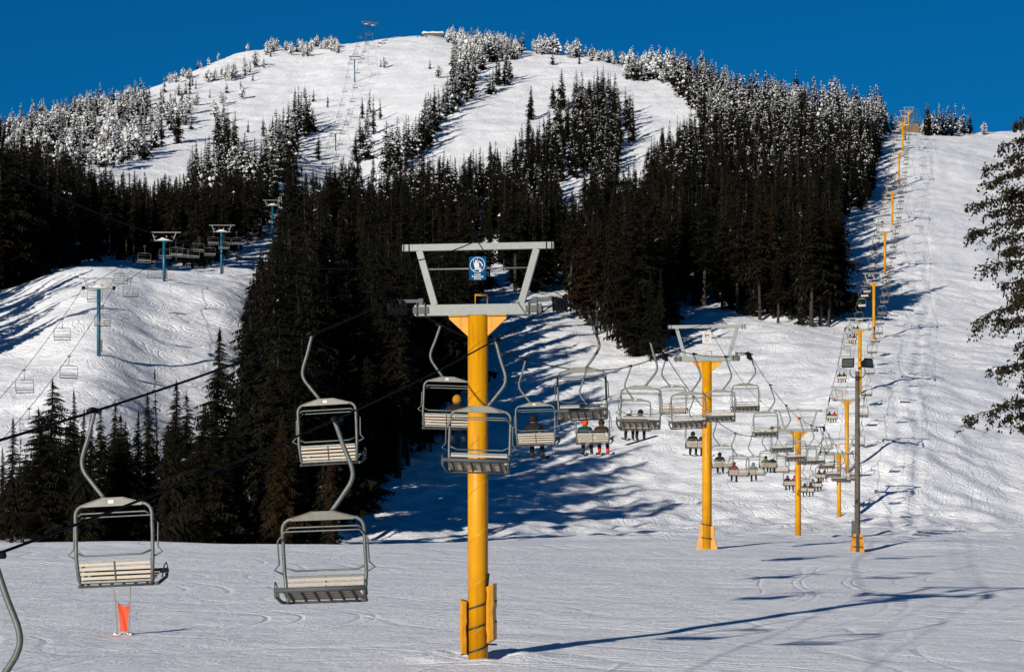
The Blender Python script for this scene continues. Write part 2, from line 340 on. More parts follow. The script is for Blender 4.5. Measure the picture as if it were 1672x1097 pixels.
def ground(X, Y, detail=True):
    X = np.asarray(X, float); Y = np.asarray(Y, float)
    Yc = np.maximum(Y, 20.0); px = np.clip(CX + F * X / Yc, -300, 2099)
    t = (np.log(np.maximum(Y, 121.0)) - LD0) / (LD1 - LD0) * (ND - 1); t = np.clip(t, 0, ND - 1.001)
    j = t.astype(int); ft = t - j; u = (px + 300) / 10.0; u = np.clip(u, 0, len(pxs) - 1.001); i = u.astype(int); fu = u - i
    z = (TAB[i, j]*(1-fu) + TAB[i+1, j]*fu)*(1-ft) + (TAB[i, j+1]*(1-fu) + TAB[i+1, j+1]*fu)*ft
    zp = plane_z(Y); k = np.clip((Y - 124.0) / 6.0, 0, 1); z = zp*(1-k) + z*k
    if detail:
        steep = np.clip((Y - 150.0) / 80.0, 0, 1)
        z = z + vnoise(X/26, Y/26, 1) * (0.2 + 0.9*steep*np.clip(Y/600, 0.2, 1.4)) * np.clip((Y-90)/60, 0, 1)
        z = z + vnoise(X/9, Y/7, 2) * (0.10 + 0.55*steep)
        z = z + vnoise(X/3.6, Y/3.2, 3) * (0.06 + 0.46*steep)
        z = z + vnoise(X/1.5, Y/1.4, 4) * (0.035 + 0.15*steep)
        mog = np.exp(-((Y-300)/85.0)**2) * (0.25 + 0.75*np.clip((X + 32)/20.0, 0, 1)); z = z + (vnoise(X/3.1, Y/4.5, 5)*0.7 + vnoise(X/1.7, Y/2.6, 6)*0.35) * mog
        tl = X - (LXg(Y) + 8.5 + 0.8*np.sin(Y/37.0) + 0.5*np.sin(Y/13.0)); gk = np.clip((Y - 225)/30, 0, 1)     # worn track up the run beside the lift
        z = z - gk*0.12*np.exp(-(tl/0.5)**2) + gk*0.05*np.exp(-((np.abs(tl)-1.1)/0.35)**2) - gk*0.10*np.exp(-((tl+2.6)/0.4)**2)
        z = z + vnoise(X/11, Y/9, 12) * 0.45 * np.exp(-((Y-138)/9.0)**2)      # uneven brow
        # trampled pit and rim around the nearest tower
        r = np.hypot(X - T1X, (Y - T1Y)); z = z - 0.30*np.exp(-(r/0.75)**2) + 0.16*np.exp(-((r-1.5)/0.45)**2)*(0.6 + vnoise(X*1.4, Y*1.4, 9))
    return z
def gz(x, y): return float(ground(np.array([x]), np.array([y]))[0])
def px_of(X, Y): return CX + F * X / Y
def at_pixel(px, y, dmin=150.0):
    """ground point first met along a line of sight: used to survey where things stand"""
    D = np.arange(dmin, 1250, 1.0); X = (px - CX) / F * D; yy = HY - F * ground(X, D, False) / D
    k = np.argmax(yy <= y)
    if yy[k] > y: k = int(np.argmin(yy))
    return float(X[k]), float(D[k])

DX, DY = (201 - CX) / F * 75.5, 75.5
DYE = (DX - 0.3, DY - 0.1, plane_z(DY))
M['snow'] = snow_ground()
us = np.concatenate([np.linspace(-0.9, -0.24, 40, endpoint=False), np.linspace(-0.24, 0.24, 560), np.linspace(0.24, 0.9, 41)[1:]])
rows = np.concatenate([np.linspace(-30, 30, 12, endpoint=False), np.linspace(30, 56, 20, endpoint=False), np.linspace(56, 142, 190, endpoint=False),
                       np.linspace(142, 215, 60, endpoint=False), np.linspace(215, 560, 270, endpoint=False), np.linspace(560, 1180, 200, endpoint=False), np.linspace(1180, 3000, 20)])
UU, YY = np.meshgrid(us, rows); XX = UU * (YY + 60.0)
ZZ = ground(XX, YY)
nr, nc = XX.shape
me = bpy.data.meshes.new('snow_ground')
co = np.stack([XX, YY, ZZ], -1).reshape(-1, 3)
idx = np.arange(nr * nc).reshape(nr, nc)
quads = np.stack([idx[:-1, :-1], idx[:-1, 1:], idx[1:, 1:], idx[1:, :-1]], -1).reshape(-1, 4)
me.vertices.add(len(co)); me.vertices.foreach_set('co', co.ravel())
me.loops.add(quads.size); me.loops.foreach_set('vertex_index', quads.ravel().astype(np.int32))
me.polygons.add(len(quads)); me.polygons.foreach_set('loop_start', np.arange(0, quads.size, 4, dtype=np.int32))
me.polygons.foreach_set('loop_total', np.full(len(quads), 4, dtype=np.int32)); me.polygons.foreach_set('use_smooth', np.ones(len(quads), bool))
me.update(calc_edges=True); me.materials.append(M['snow'])
tag(link(bpy.data.objects.new('snow_ground', me)), kind='structure')

# ------------------------------------------------------------------ conifers
def spray(mb, rng, base, d, L, w, drop, segs, mi):
    """one branch: a drooping row of jagged leaf sprays"""
    side = Vector((-d.y, d.x, 0)).normalized(); p = Vector(base)
    for s in range(segs):
        t0 = s / segs; t1 = (s + 1) / segs
        q = Vector(base) + d * (L * t1) + Vector((0, 0, 0.10 * L * t1 - drop * L * t1 * t1))
        ww = w * (0.35 + 0.9 * math.sin(PI * min(1, t1 * 0.85 + 0.1))) * rng.uniform(0.7, 1.3)
        for sg in (-1, 1):
            tip = p.lerp(q, rng.uniform(0.4, 1.1)) + side * sg * ww + Vector((0, 0, -ww * rng.uniform(0.25, 0.9)))
            m_ = mi(tip.z) if callable(mi) else mi
            mb.add([p, q, tip], [(0, 1, 2)], m_)
            if rng.random() < 0.6:
                t2 = p + (q - p) * rng.uniform(0, 0.6) + side * sg * ww * 0.4 + Vector((0, 0, -ww * rng.uniform(0.7, 1.4)))
                mb.add([p, p.lerp(q, 0.7), t2], [(0, 1, 2)], 0)
        p = q
def lump(mb, rng, c, r, mi=1):
    c = Vector(c); V = []
    for dx, dy, dz in ((1,0,0),(0,1,0),(-1,0,0),(0,-1,0)):
        V.append(c + Vector((dx, dy, 0)) * r * rng.uniform(0.7, 1.3) + Vector((0,0,rng.uniform(-.3,.3)*r)))
    V.append(c + Vector((0, 0, r * rng.uniform(0.5, 1.0)))); V.append(c - Vector((0, 0, r * rng.uniform(0.5, 1.1))))
    b = len(mb.v); mb.add(V, [(0,1,4),(1,2,4),(2,3,4),(3,0,4),(1,0,5),(2,1,5),(3,2,5),(0,3,5)], mi, True)
def conifer(seed, R=0.14, whorls=38, per=6, segs=5, start=0.05, snow=0.0, lumps=0, lean=0.0, droop=0.5, power=0.85, jag=0.4, bulge=0.0):
    """unit-height tree: returns (trunk mesh, crown mesh)"""
    rng = random.Random(seed); tr = MB(); cr = MB()
    ax = lambda z: Vector((lean * z * z + 0.004 * math.sin(z * 9 + seed), 0.004 * math.cos(z * 7 + seed), z))
    zs = [0, 0.03, 0.1, 0.3, 0.6, 0.85, 1.0]
    tr.tube([ax(z) - Vector((0, 0, 0.06 if z == 0 else 0)) for z in zs], [0.017, 0.015, 0.013, 0.0105, 0.007, 0.003, 0.0012], n=6)
    for k in range(10):   # dead twigs on the bare lower stem
        z = rng.uniform(0.05, start + 0.15); a = rng.uniform(0, 2*PI); l = rng.uniform(0.02, 0.06)
        p = ax(z); tr.tube([p, p + Vector((math.cos(a)*l, math.sin(a)*l, -l*0.3))], [0.0018, 0.0006], n=3, caps=False)
    lopside = rng.uniform(0, 2*PI)
    for i in range(whorls):
        t = i / (whorls - 1); z = start + (0.985 - start) * (t ** 0.93)
        u = (z - start) / (1 - start); r = R * ((1 - u) ** power) + 0.006
        if bulge: r = R * (0.55 + 0.45 * math.sin(PI * min(1, u * 1.05))) * (1 - u ** 5) + 0.01
        if u < 0.12: r *= 0.55 + u * 3.7
        r *= 0.86 + 0.30 * math.sin(z * (17 + seed % 7) + seed) * (1 - u) + rng.uniform(-.12, .12)
        gap = rng.random() < 0.12
        for k in range(per):
            if rng.random() < (0.5 if gap else 0.12): continue
            a = 2*PI * (k + rng.random()) / per
            L = r * rng.uniform(1 - jag, 1 + jag) * (1 + 0.15 * math.cos(a - lopside))
            d = Vector((math.cos(a), math.sin(a), 0))
            b = ax(z + rng.uniform(-0.01, 0.01))
            ps = snow
            mi = 1 if rng.random() < ps * (0.35 + 1.3 * u) else 0
            spray(cr, rng, b, d, L, max(0.008, L * (0.42 if segs < 7 else 0.26)), droop * rng.uniform(0.6, 1.3), segs, mi)
            if lumps and rng.random() < lumps * (0.3 + 1.4 * u):
                f = rng.uniform(0.45, 1.0)
                lump(cr, rng, b + d * L * f + Vector((0, 0, 0.012 - droop * 0.6 * L * f * f)), rng.uniform(0.3, 0.75) * max(0.022, L * (0.6 if snow > 0.2 else 0.4)))
    cr.add([ax(0.95) + Vector((0.008,0,0)), ax(0.95) - Vector((0.006,0.006,0)), ax(1.02)], [(0,1,2)], 1 if snow > 0.3 else 0)
    cr.add([ax(0.95) + Vector((0,0.008,0)), ax(0.95) - Vector((0,0.008,0)), ax(1.02)], [(0,1,2)], 0)
    return tr.mesh('trunk', M['bark']), cr.mesh('crown', [M['needle'], M['tsnow']])
HERO = [conifer(100 + i, R=[0.14, 0.17, 0.12, 0.15, 0.11, 0.18][i], whorls=[62, 54, 64, 52, 60, 48][i], per=9, segs=8, start=[0.04, 0.03, 0.06, 0.05, 0.08, 0.05][i],
                droop=[0.5, 0.4, 0.6, 0.35, 0.55, 0.3][i], jag=[0.5, 0.6, 0.55, 0.7, 0.55, 0.75][i], power=[0.8, 0.7, 0.75, 0.62, 0.85, 0.55][i], snow=0.0) for i in range(6)]
TALL = [conifer(200 + i, R=[0.105, 0.12, 0.10, 0.13][i], whorls=38, per=6, segs=5, start=[0.30, 0.34, 0.24, 0.18][i], snow=0.0, power=0.65, jag=0.5) for i in range(4)]
THIN = [conifer(300 + i, R=0.055, whorls=34, per=4, segs=3, start=0.12, power=0.6, jag=0.6) for i in range(2)]
DARK = [conifer(400 + i, R=[0.13, 0.15, 0.12, 0.16, 0.11][i], whorls=26, per=6, segs=3, start=0.05, snow=0.007, power=0.8, jag=0.4) for i in range(5)]
FLECK = [conifer(500 + i, R=[0.13, 0.15, 0.12, 0.14][i], whorls=24, per=6, segs=3, start=0.05, snow=0.12, lumps=0.05, power=0.75, jag=0.45) for i in range(4)]
HALF = [conifer(600 + i, R=[0.17, 0.15, 0.19, 0.16][i], whorls=20, per=6, segs=2, start=0.04, snow=0.30, lumps=0.26, power=0.65, jag=0.45) for i in range(4)]
GHOST = [conifer(700 + i, R=[0.22, 0.19, 0.26, 0.21][i], whorls=15, per=6, segs=2, start=0.02, snow=0.8, lumps=0.75, jag=0.4, bulge=1, lean=[0.06, -0.05, 0.1, 0][i]) for i in range(4)]
KINDS = {'hero': HERO, 'tall': TALL, 'thin': THIN, 'dark': DARK, 'fleck': FLECK, 'half': HALF, 'ghost': GHOST}

def inside(poly, x, y):
    x = np.asarray(x); y = np.asarray(y); r = np.zeros(x.shape, bool); n = len(poly); j = n - 1
    for i in range(n):
        xi, yi = poly[i]; xj, yj = poly[j]
        c = ((yi > y) != (yj > y)) & (x < (xj - xi) * (y - yi) / (yj - yi + 1e-9) + xi); r ^= c; j = i
    return r
LX = lambda D: -12.2 + 0.1675 * D      # yellow lift line
BX = lambda D: -40.8 - 0.02 * D        # blue lift line
TREES = []     # (X, Y, height, kind, region)
def region(poly, d0, d1, spacing, hgt, kinds, name, clear=True, pxlo=-300, pxhi=1800, jitter=0.42, avoid=()):
    rng = np.random.RandomState(abs(hash(name)) % 1000 if False else sum(map(ord, name)))
    xs = [p[0] for p in poly]; lo = max(pxlo, min(xs)); hi = min(pxhi, max(xs))
    xmin = min((lo - CX) / F * d0, (lo - CX) / F * d1); xmax = max((hi - CX) / F * d0, (hi - CX) / F * d1)
    gx = np.arange(xmin, xmax, spacing); gy = np.arange(d0, d1, spacing)
    GX, GY = np.meshgrid(gx, gy); GX = GX.ravel() + rng.uniform(-.5, .5, GX.size)*spacing*0.95; GY = GY.ravel() + rng.uniform(-.5, .5, GY.size)*spacing*0.95
    Z = ground(GX, GY, False); p = px_of(GX, GY); y = HY - F * Z / GY
    ok = inside(poly, p, y) & (GY > d0) & (GY < d1)
    for a in avoid: ok &= ~inside(a, p, y)
    if clear:
        ok &= ~((GX > LX(GY) - 7.5)); ok &= np.abs(GX - BX(GY)) > 5.0
    for X, Y in zip(GX[ok], GY[ok]):
        k = rng.choice(len(kinds), p=[w for _, w in kinds]); h = hgt(Y) * (1 + jitter * (rng.uniform(-1, 1) + rng.uniform(-1, 1)) * 0.6)
        if name == 'wall' and Y < 310 and px_of(X, Y) > 500: h *= 0.6
        TREES.append((X, Y, h, kinds[k][0], name))
HD = lambda D: float(np.interp(D, [200, 330, 450, 560, 700, 850, 1000, 1130], [15, 20, 20, 17, 13, 11, 9, 7.5]))
GULLY = [(362,462),(385,432),(425,396),(450,372),(462,380),(470,420),(440,445),(400,470)]
# forest wall left of the nearest tower
region([(398,912),(402,700),(395,560),(392,470),(440,400),(560,392),(800,392),(800,470),(775,500),(752,620),(742,690),(680,742),(636,806),(598,848),(560,870),(520,912)], 200, 560, 5.0,
       lambda D: float(np.interp(D, [200, 300, 360, 450, 560], [17, 21, 22, 20, 16])), [('hero', .62), ('tall', .35), ('thin', .03)], 'wall', clear=False, avoid=[GULLY])
# trough behind the crest
region([(-60,930),(-60,870),(560,870),(520,930)], 160, 226, 4.6, lambda D: 8.0, [('hero', 1.0)], 'front fill', clear=False, jitter=0.35)
# dark lower forest across the mountain
LOWER = [(-300,486),(-300,300),(0,310),(70,345),(140,378),(220,384),(330,376),(450,330),(505,318),(520,352),(540,300),(585,292),(600,345),(645,325),(690,312),(750,314),(860,292),(885,325),(905,322),(960,296),(1000,284),(1050,262),(1100,232),(1140,222),
         (1200,230),(1447,246),(1441,330),(1400,352),(1366,385),(1374,520),(1350,535),(1240,522),(1120,492),(1100,505),(1086,560),(1052,586),(1000,560),(962,540),(950,518),(958,492),(900,482),(790,482),(560,396),(430,396),(392,428),(366,452),(290,437),(140,430),(60,452),(0,478)]
region(LOWER, 375, 640, 4.6, HD, [('tall', .42), ('hero', .13), ('dark', .42), ('thin', .03)], 'lower forest', avoid=[GULLY, [(560,500),(820,500),(820,397),(440,397),(400,470)]])
region(LOWER, 640, 840, 4.7, HD, [('dark', .55), ('fleck', .45)], 'mid forest', avoid=[GULLY])
# shade trees beyond the left edge
region([(-300,1000),(-300,440),(-50,440),(-60,1000)], 292, 400, 6.0, lambda D: 16.0, [('dark', 1)], 'off left', clear=False)
# right-hand forest up to the skyline
region([(1096,128),(1110,122),(1180,142),(1260,168),(1350,192),(1447,214),(1449,262),(1300,262),(1150,244),(1142,196),(1102,158)], 640, 1000, 4.9, HD, [('fleck', .35), ('half', .60), ('dark', .05)], 'right upper forest')
region([(1140,240),(1160,232),(1447,244),(1442,330),(1360,340),(1200,320),(1130,290),(1090,280)], 560, 860, 4.6, HD, [('fleck', .6), ('dark', .4)], 'right mid forest')
def clump(poly, spacing, kinds, name, d0=640, d1=1180, hs=1.0): region(poly, d0, d1, spacing, lambda D: HD(D) * hs, kinds, name)
K1 = [('half', .55), ('fleck', .45)]; K2 = [('half', .6), ('ghost', .4)]; K3 = [('ghost', .85), ('half', .15)]; K0 = [('fleck', .8), ('dark', .2)]
clump([(618,285),(645,272),(676,232),(700,204),(724,172),(745,130),(778,135),(768,168),(742,190),(720,208),(698,246),(670,262),(640,292)], 4.6, K1, 'summit spur')
clump([(738,135),(740,92),(762,82),(850,92),(842,98),(796,104),(786,118),(776,134)], 5.0, K2, 'summit spur top')
clump([(795,152),(802,134),(832,126),(842,132),(812,156)], 4.6, K1, 'islet')
clump([(850,198),(868,190),(884,194),(876,204)], 5.2, K0, 'islet two')
clump([(892,180),(905,172),(975,166),(990,150),(1002,156),(978,182),(915,184)], 5.0, K1, 'islet three')
clump([(848,262),(900,240),(930,206),(965,178),(1000,176),(1030,202),(1040,262),(1000,290),(900,300),(860,290)], 4.6, K0, 'central copse')
clump([(1018,132),(1035,118),(1108,132),(1118,140),(1070,132)], 4.8, K2, 'skyline clump')
clump([(0,290),(0,222),(60,206),(130,186),(216,166),(300,172),(326,200),(292,220),(236,262),(150,290),(60,300)], 6.7, [('half', .66), ('fleck', .16), ('ghost', .18)], 'left shoulder', hs=.74)
clump([(-300,300),(-300,240),(0,222),(0,280)], 6, K1, 'left shoulder')
clump([(0,300),(60,295),(150,290),(236,262),(300,288),(330,300),(325,350),(140,345),(60,345)], 9.5, K1, 'left shoulder low', hs=.85)
clump([(345,248),(350,232),(378,236),(392,262),(366,264)], 5.0, K0, 'left islet')
clump([(284,240),(290,232),(302,238),(300,244)], 4.0, K0, 'left islet')
clump([(300,318),(330,296),(420,290),(455,232),(474,196),(498,196),(518,206),(480,246),(470,300),(450,322),(330,340)], 5.4, K1, 'gully trees')
clump([(578,262),(585,240),(600,226),(616,206),(614,222),(600,250),(592,280)], 5.4, K0, 'lift islet')
clump([(1500,226),(1505,219),(1586,217),(1586,221),(1540,226)], 5.0, [('half', .5), ('fleck', .5)], 'skyline right', hs=1.15)
TREES = [t for t in TREES if not (t[4] == 'skyline right')]
def one(px, y, h, kind, name='lone', dmin=640):
    X, Y = at_pixel(px, y, dmin); TREES.append((X, Y, h, kind, name))
for px, y, h, k in [(520,262,9,'fleck'),(535,176,5,'fleck'),(512,166,5,'half'),(497,160,5,'half'),(592,192,8,'fleck'),(603,184,9,'half'),(621,196,8,'fleck'),(405,216,5,'dark'),(430,222,7,'fleck'),
                    (441,224,6,'fleck'),(418,180,2.5,'dark'),(401,150,2,'dark'),(372,157,2.5,'dark'),(355,160,3,'half'),(838,98,5,'half'),(902,106,6,'half'),(946,104,6,'fleck'),(956,92,5,'ghost'),
                    (716,128,5,'ghost'),(702,112,4,'half'),(628,110,5,'ghost'),(622,108,4,'half'),(640,90,3.5,'ghost'),(655,84,3.5,'ghost'),(416,112,4,'fleck'),(384,118,5,'fleck'),(372,120,4,'half'),
                    (352,128,4,'ghost'),(362,124,4,'ghost'),(436,84,4,'fleck'),(310,155,7,'fleck'),(200,270,9,'half'),(640,245,8,'fleck'),(600,262,10,'half'),(585,300,11,'fleck'),(610,300,10,'fleck'),
                    (575,296,9,'half'),(555,318,10,'fleck'),(1450,214,7,'half'),(1456,214,8,'fleck'),(1462,215,6,'half'),(1446,214,6,'ghost')]: one(px, y, h, k)
rs = random.Random(5)
def skyline(x0, x1, n, h, kinds, dy=3, name='skyline'):
    for k in range(n):
        px = x0 + (x1 - x0) * (k + rs.random()) / n
        Dm = np.arange(750, 1200, 2.0); yy = HY - F * ground((px - CX) / F * Dm, Dm, False) / Dm
        D = float(Dm[int(np.argmin(yy))]) - rs.uniform(2, 30); X = (px - CX) / F * D
        TREES.append((X, D, h * rs.uniform(0.6, 1.35), rs.choice(kinds), name))
clump([(335,134),(368,122),(420,104),(436,110),(402,126),(350,138)], 6.5, K3, 'summit ridge', hs=.62)
clump([(190,185),(240,158),(300,142),(360,122),(430,122),(400,150),(380,215),(330,225)], 12.5, K2, 'lone', hs=.5)
clump([(420,96),(440,84),(560,84),(560,90),(440,98)], 7.5, K3, 'summit ridge', hs=.6)
skyline(300, 430, 14, 3.0, ['ghost'], name='summit ridge')
skyline(430, 552, 34, 4.4, ['ghost'], name='summit ridge'); skyline(330, 425, 7, 2.6, ['ghost'], name='summit ridge')
skyline(728, 760, 14, 6.0, ['ghost'], name='summit ridge'); skyline(760, 855, 30, 6.5, ['ghost', 'half'], name='summit ridge')
skyline(870, 906, 9, 7, ['ghost'], name='summit ridge'); skyline(924, 948, 6, 6, ['ghost'], name='summit ridge'); skyline(962, 1060, 26, 5.5, ['ghost', 'half'], name='summit ridge')
skyline(190, 330, 22, 3.8, ['ghost', 'half'], name='summit ridge'); skyline(-20, 190, 34, 5.4, ['ghost', 'half', 'half'], name='summit ridge')
skyline(1060, 1447, 95, 8.0, ['half', 'half', 'ghost', 'fleck'], name='skyline right')
skyline(1505, 1588, 22, 8.5, ['half', 'ghost', 'fleck', 'fleck'], name='skyline right'); skyline(1604, 1616, 4, 4, ['ghost', 'half'], name='skyline right'); skyline(1624, 1650, 6, 2.6, ['ghost'], name='skyline right')
for k in range(3): one(1513 + k*3, 222, 12.5 - k, 'fleck', 'skyline right')
one(1560, 218, 11, 'half', 'skyline right'); one(1534, 221, 11, 'half', 'skyline right')
GAPS = [(GULLY, 640), ([(912,312),(935,296),(965,288),(968,294),(935,306)], 900), ([(1016,262),(1034,240),(1050,232),(1042,254)], 900)]
def column_blocks(t):
    p = px_of(t[0], t[1]); yb = HY - F * float(ground(t[0], t[1], False)) / t[1]; yt = yb - F * t[2] / t[1]; w = 0.10 * t[2] * F / t[1]
    for poly, dm in GAPS:
        if t[4] in ('wall', 'front fill'): break
        if t[1] < dm and inside(poly, np.repeat([p - w, p, p + w], 9), np.tile(np.linspace(yt, yb, 9), 3)).any(): return True
    if t[4] in ('wall', 'front fill') and p < 470:          # stepped left edge of the forest wall
        lim = float(np.interp(p, [300, 384, 388, 402, 430, 450, 470], [640, 640, 500, 452, 425, 380, 300]))
        if yt < lim: return True
    return False
def fit_edge(t):
    """trees at the stepped left edge of the wall stand lower"""
    p = px_of(t[0], t[1])
    if t[4] in ('lower forest', 'mid forest', 'left shoulder low') and -20 < p < 1130:     # the forest's upper outline
        lim = float(np.interp(p, [-20, 0, 60, 100, 130, 200, 300, 400, 450, 500, 520, 560, 600, 640, 680, 720, 760, 820, 860, 900, 1040, 1100, 1130],
                              [236, 232, 226, 240, 268, 288, 292, 278, 262, 262, 300, 246, 285, 258, 246, 252, 238, 218, 206, 262, 225, 205, 190])) - 12 + 34 * ((abs(t[0])*5.31) % 1.0)
        yb = HY - F * float(ground(t[0], t[1], False)) / t[1]; hm = (yb - lim) * t[1] / F
        return (t[0], t[1], min(t[2], hm), t[3], t[4])
    if t[4] not in ('wall', 'front fill') or p >= 470: return t
    lim = float(np.interp(p, [300, 386, 394, 405, 430, 450, 470], [640, 640, 485, 445, 408, 375, 300])) + 30 * ((t[0]*7.13) % 1.0)
    yb = HY - F * float(ground(t[0], t[1], False)) / t[1]; hm = (yb - lim) * t[1] / F
    return (t[0], t[1], min(t[2], hm), t[3] if hm > t[2] else 'hero', t[4])
TREES = [fit_edge(t) for t in TREES]
TREES = [t for t in TREES if t[2] > 3.5 and not (t[4] not in ('wall', 'front fill') and column_blocks(t))]
# small fir at the bottom of the right-hand forest, and the grove hanging down into the run
for px, y, kind, h in [(1062,588,'hero',15),(1080,575,'hero',14),(1040,580,'hero',12),(1010,568,'tall',19),(992,556,'tall',20),(975,548,'tall',21),(1100,548,'hero',11),(1025,560,'tall',21),(1052,560,'tall',20),
                      (960,536,'tall',20),(948,522,'tall',19),(1340,530,'tall',22),(1326,532,'tall',23),(1306,524,'tall',21),(1358,522,'hero',20),(1290,520,'tall',22),(1262,518,'tall',22),
                      (1240,520,'tall',23),(1205,512,'tall',22),(1180,508,'tall',21),(1150,500,'tall',22),(1132,496,'tall',21)]: one(px, y, h, kind, 'run edge', 350)
# ---- front trees standing behind the crest, one by one
FRONT = [(85,618,178,'hero','tallest dark fir of the pair left of the nearest chair hanger'),
 (122,634,185,'hero','slim dark fir directly left of the nearest chair hanger'),
 (163,662,176,'hero','dark fir directly behind the hanger of the nearest uphill chair'),
 (192,704,190,'hero','short bushy fir just right of the nearest uphill chair hanger'),
 (40,738,190,'hero','low dark fir near the left edge under the thick cable'),
 (6,728,184,'hero','dark fir cut by the left edge of the picture'),
 (243,640,180,'hero','dark fir crossed by the thick cable left of the dead spire'),
 (258,602,184,'thin','very thin sparse spire of a tree rising above the thick cable'),
 (284,620,186,'hero','dark fir right of the thin spire with its top above the thick cable'),
 (307,640,178,'hero','pointed dark fir between the thin spire and the lone ragged fir'),
 (352,536,192,'hero','tall ragged fir standing out against the left snow slope'),
 (222,668,200,'hero','narrow fir behind the thick cable above the nearest uphill chair')]
HAND = []
for px, ty, D, k, lab in FRONT:
    X = (px - CX) / F * D; z = gz(X, D); HAND.append((X, D, (HY - ty) / F * D - z, k, 'hand', lab))

# ---- choose the ~290 that show largest; the rest become a few scattered stands
def top_row(t): return HY - F * (float(ground(t[0], t[1], False)) + t[2]) / t[1]
T = sorted(TREES, key=lambda t: t[1]); hor = np.full(460, 905.0); score = []
for t in T:
    p = px_of(t[0], t[1]); ty = top_row(t); w = 0.10 * t[2] * F / t[1]
    a = int(max(0, (p - w) / 4 + 10)); b = int(min(459, (p + w) / 4 + 10)); s = 0
    if b >= a and -20 < p < 1690:
        seg = hor[a:b+1]; s = float(np.maximum(0, np.minimum(seg - ty, t[2]*F/t[1])).mean()) * (t[2] * F / t[1]) ** 0.5
        hor[a:b+1] = np.minimum(seg, ty + 0.15 * (t[2] * F / t[1]))
    score.append(s)
order = np.argsort(score)[::-1]; pick = set(order[:270].tolist())
REGION = {
 'wall': ('tall dark conifer in the forest wall left of the nearest yellow tower', 'conifers in the forest wall left of the nearest tower'),
 'front fill': ('low dark fir in the hollow behind the foreground crest at left', 'small firs in the hollow behind the crest'),
 'lower forest': ('dark conifer in the broad shaded forest below the open mountain slopes', 'conifers of the broad lower forest'),
 'mid forest': ('conifer with flecks of snow in the upper part of the broad forest', 'conifers of the broad lower forest'),
 'right upper forest': ('snow-crusted conifer in the forest under the right skyline', 'conifers of the broad lower forest'),
 'right mid forest': ('snow-flecked conifer in the forest left of the long lift run', 'conifers of the broad lower forest'),
 'run edge': ('tall bare-stemmed conifer at the snowy foot of the right-hand forest', 'conifers at the foot of the right-hand forest'),
 'central copse': ('dark conifer in the copse below the middle of the open mountain slope', 'conifers of the central copse'),
 'gully trees': ('conifer with patchy snow left of the upper blue lift', 'conifers left of the upper blue lift'),
 'left shoulder': ('snow-plastered conifer on the left shoulder of the mountain', 'conifers on the left shoulder'),
 'left shoulder low': ('dark conifer scattered below the left shoulder of the mountain', 'conifers below the left shoulder'),
 'summit spur': ('frosted conifer in the strip of trees running down from the summit', 'conifers in the strip below the summit'),
 'summit spur top': ('heavily snowed conifer near the top of the strip below the summit', 'conifers at the top of the summit strip'),
 'summit ridge': ('rounded snow-caked fir on the summit ridge against the sky', 'snow-caked firs along the summit ridge'),
 'skyline right': ('frosted conifer on the right-hand skyline against the blue sky', 'conifers along the right skyline'),
 'skyline clump': ('snow-covered conifer in the clump on the shoulder right of the summit', 'conifers in the clump right of the summit'),
 'lone': ('small scattered conifer standing alone on the open mountain slope', 'lone conifers on the open slope'),
}
DEFR = ('conifer in a small islet of trees on the open mountain slope', 'conifers in small islets on the open slope')
def pickbin(v, edges, names): return names[int(np.searchsorted(edges, v))]
def sub_label(t, lab):
    p = px_of(t[0], t[1]); D = t[1]; size = 'tall' if t[2] > 21 else 'mid-sized' if t[2] > 17.5 else 'shorter'
    if t[4] == 'wall':
        return '%s conifer, %s of the forest wall, %s' % (size, pickbin(D, [255, 320, 390], ['front row', 'second rank', 'third rank', 'rear']),
            pickbin(p, [430, 470, 510, 555, 605, 650, 700, 745], ['at its left edge', 'left of the higher hanger', 'behind the higher hanger', 'right of the higher hanger', 'halfway to the tower', 'along the shaded snow', 'under the beam end', 'left of the tower sign', 'behind the tower sign']))
    if t[4] in ('lower forest', 'mid forest', 'right mid forest', 'right upper forest'):
        return '%s%s conifer, %s of the broad forest, %s' % ('snow-flecked ' if t[3] in ('fleck', 'half') else '', size, pickbin(D, [430, 500, 580, 700], ['front edge', 'lower part', 'middle', 'upper part', 'top']),
            pickbin(p, [60, 140, 230, 320, 400, 500, 600, 700, 800, 880, 960, 1040, 1120, 1200, 1290, 1370], ['at the left picture edge', 'above the left slope', 'above the nearest blue tower', 'above the second blue tower', 'above the third blue tower', 'beside the snow gully', 'over the forest wall', 'left of the tower beam', 'above the tower beam',
              'right of the tower beam', 'above the shaded run', 'over the hanging grove', 'above the second yellow tower', 'right of the second tower', 'over the third tower', 'near its right edge', 'along the long lift run']))
    if t[4] == 'front fill':
        return 'low fir behind the crest, %s' % pickbin(p, [40, 100, 160, 220, 280, 340, 400, 460], ['at the left picture edge', 'left of the nearest uphill chair', 'over the left of the nearest chair', 'over the right of the nearest chair', 'just right of the nearest chair', 'below the thin spire', 'below the lone ragged fir', 'left of the nearest downhill chair', 'behind the nearest downhill chair'])
    if t[4] == 'run edge':
        return '%s conifer at the right-hand forest foot, %s' % ('bushy' if t[3] == 'hero' else 'bare-stemmed', pickbin(p, [985, 1020, 1050, 1075, 1110, 1160, 1220, 1275, 1320], ['left end of the hanging grove', 'left part of the hanging grove', 'middle of the hanging grove', 'lowest in the hanging grove', 'right end of the hanging grove', 'behind the second tower beam', 'right of the second tower beam', 'in the middle of its front', 'near its right corner', 'at its right corner']))
    return lab
rt = random.Random(11); protos = {}
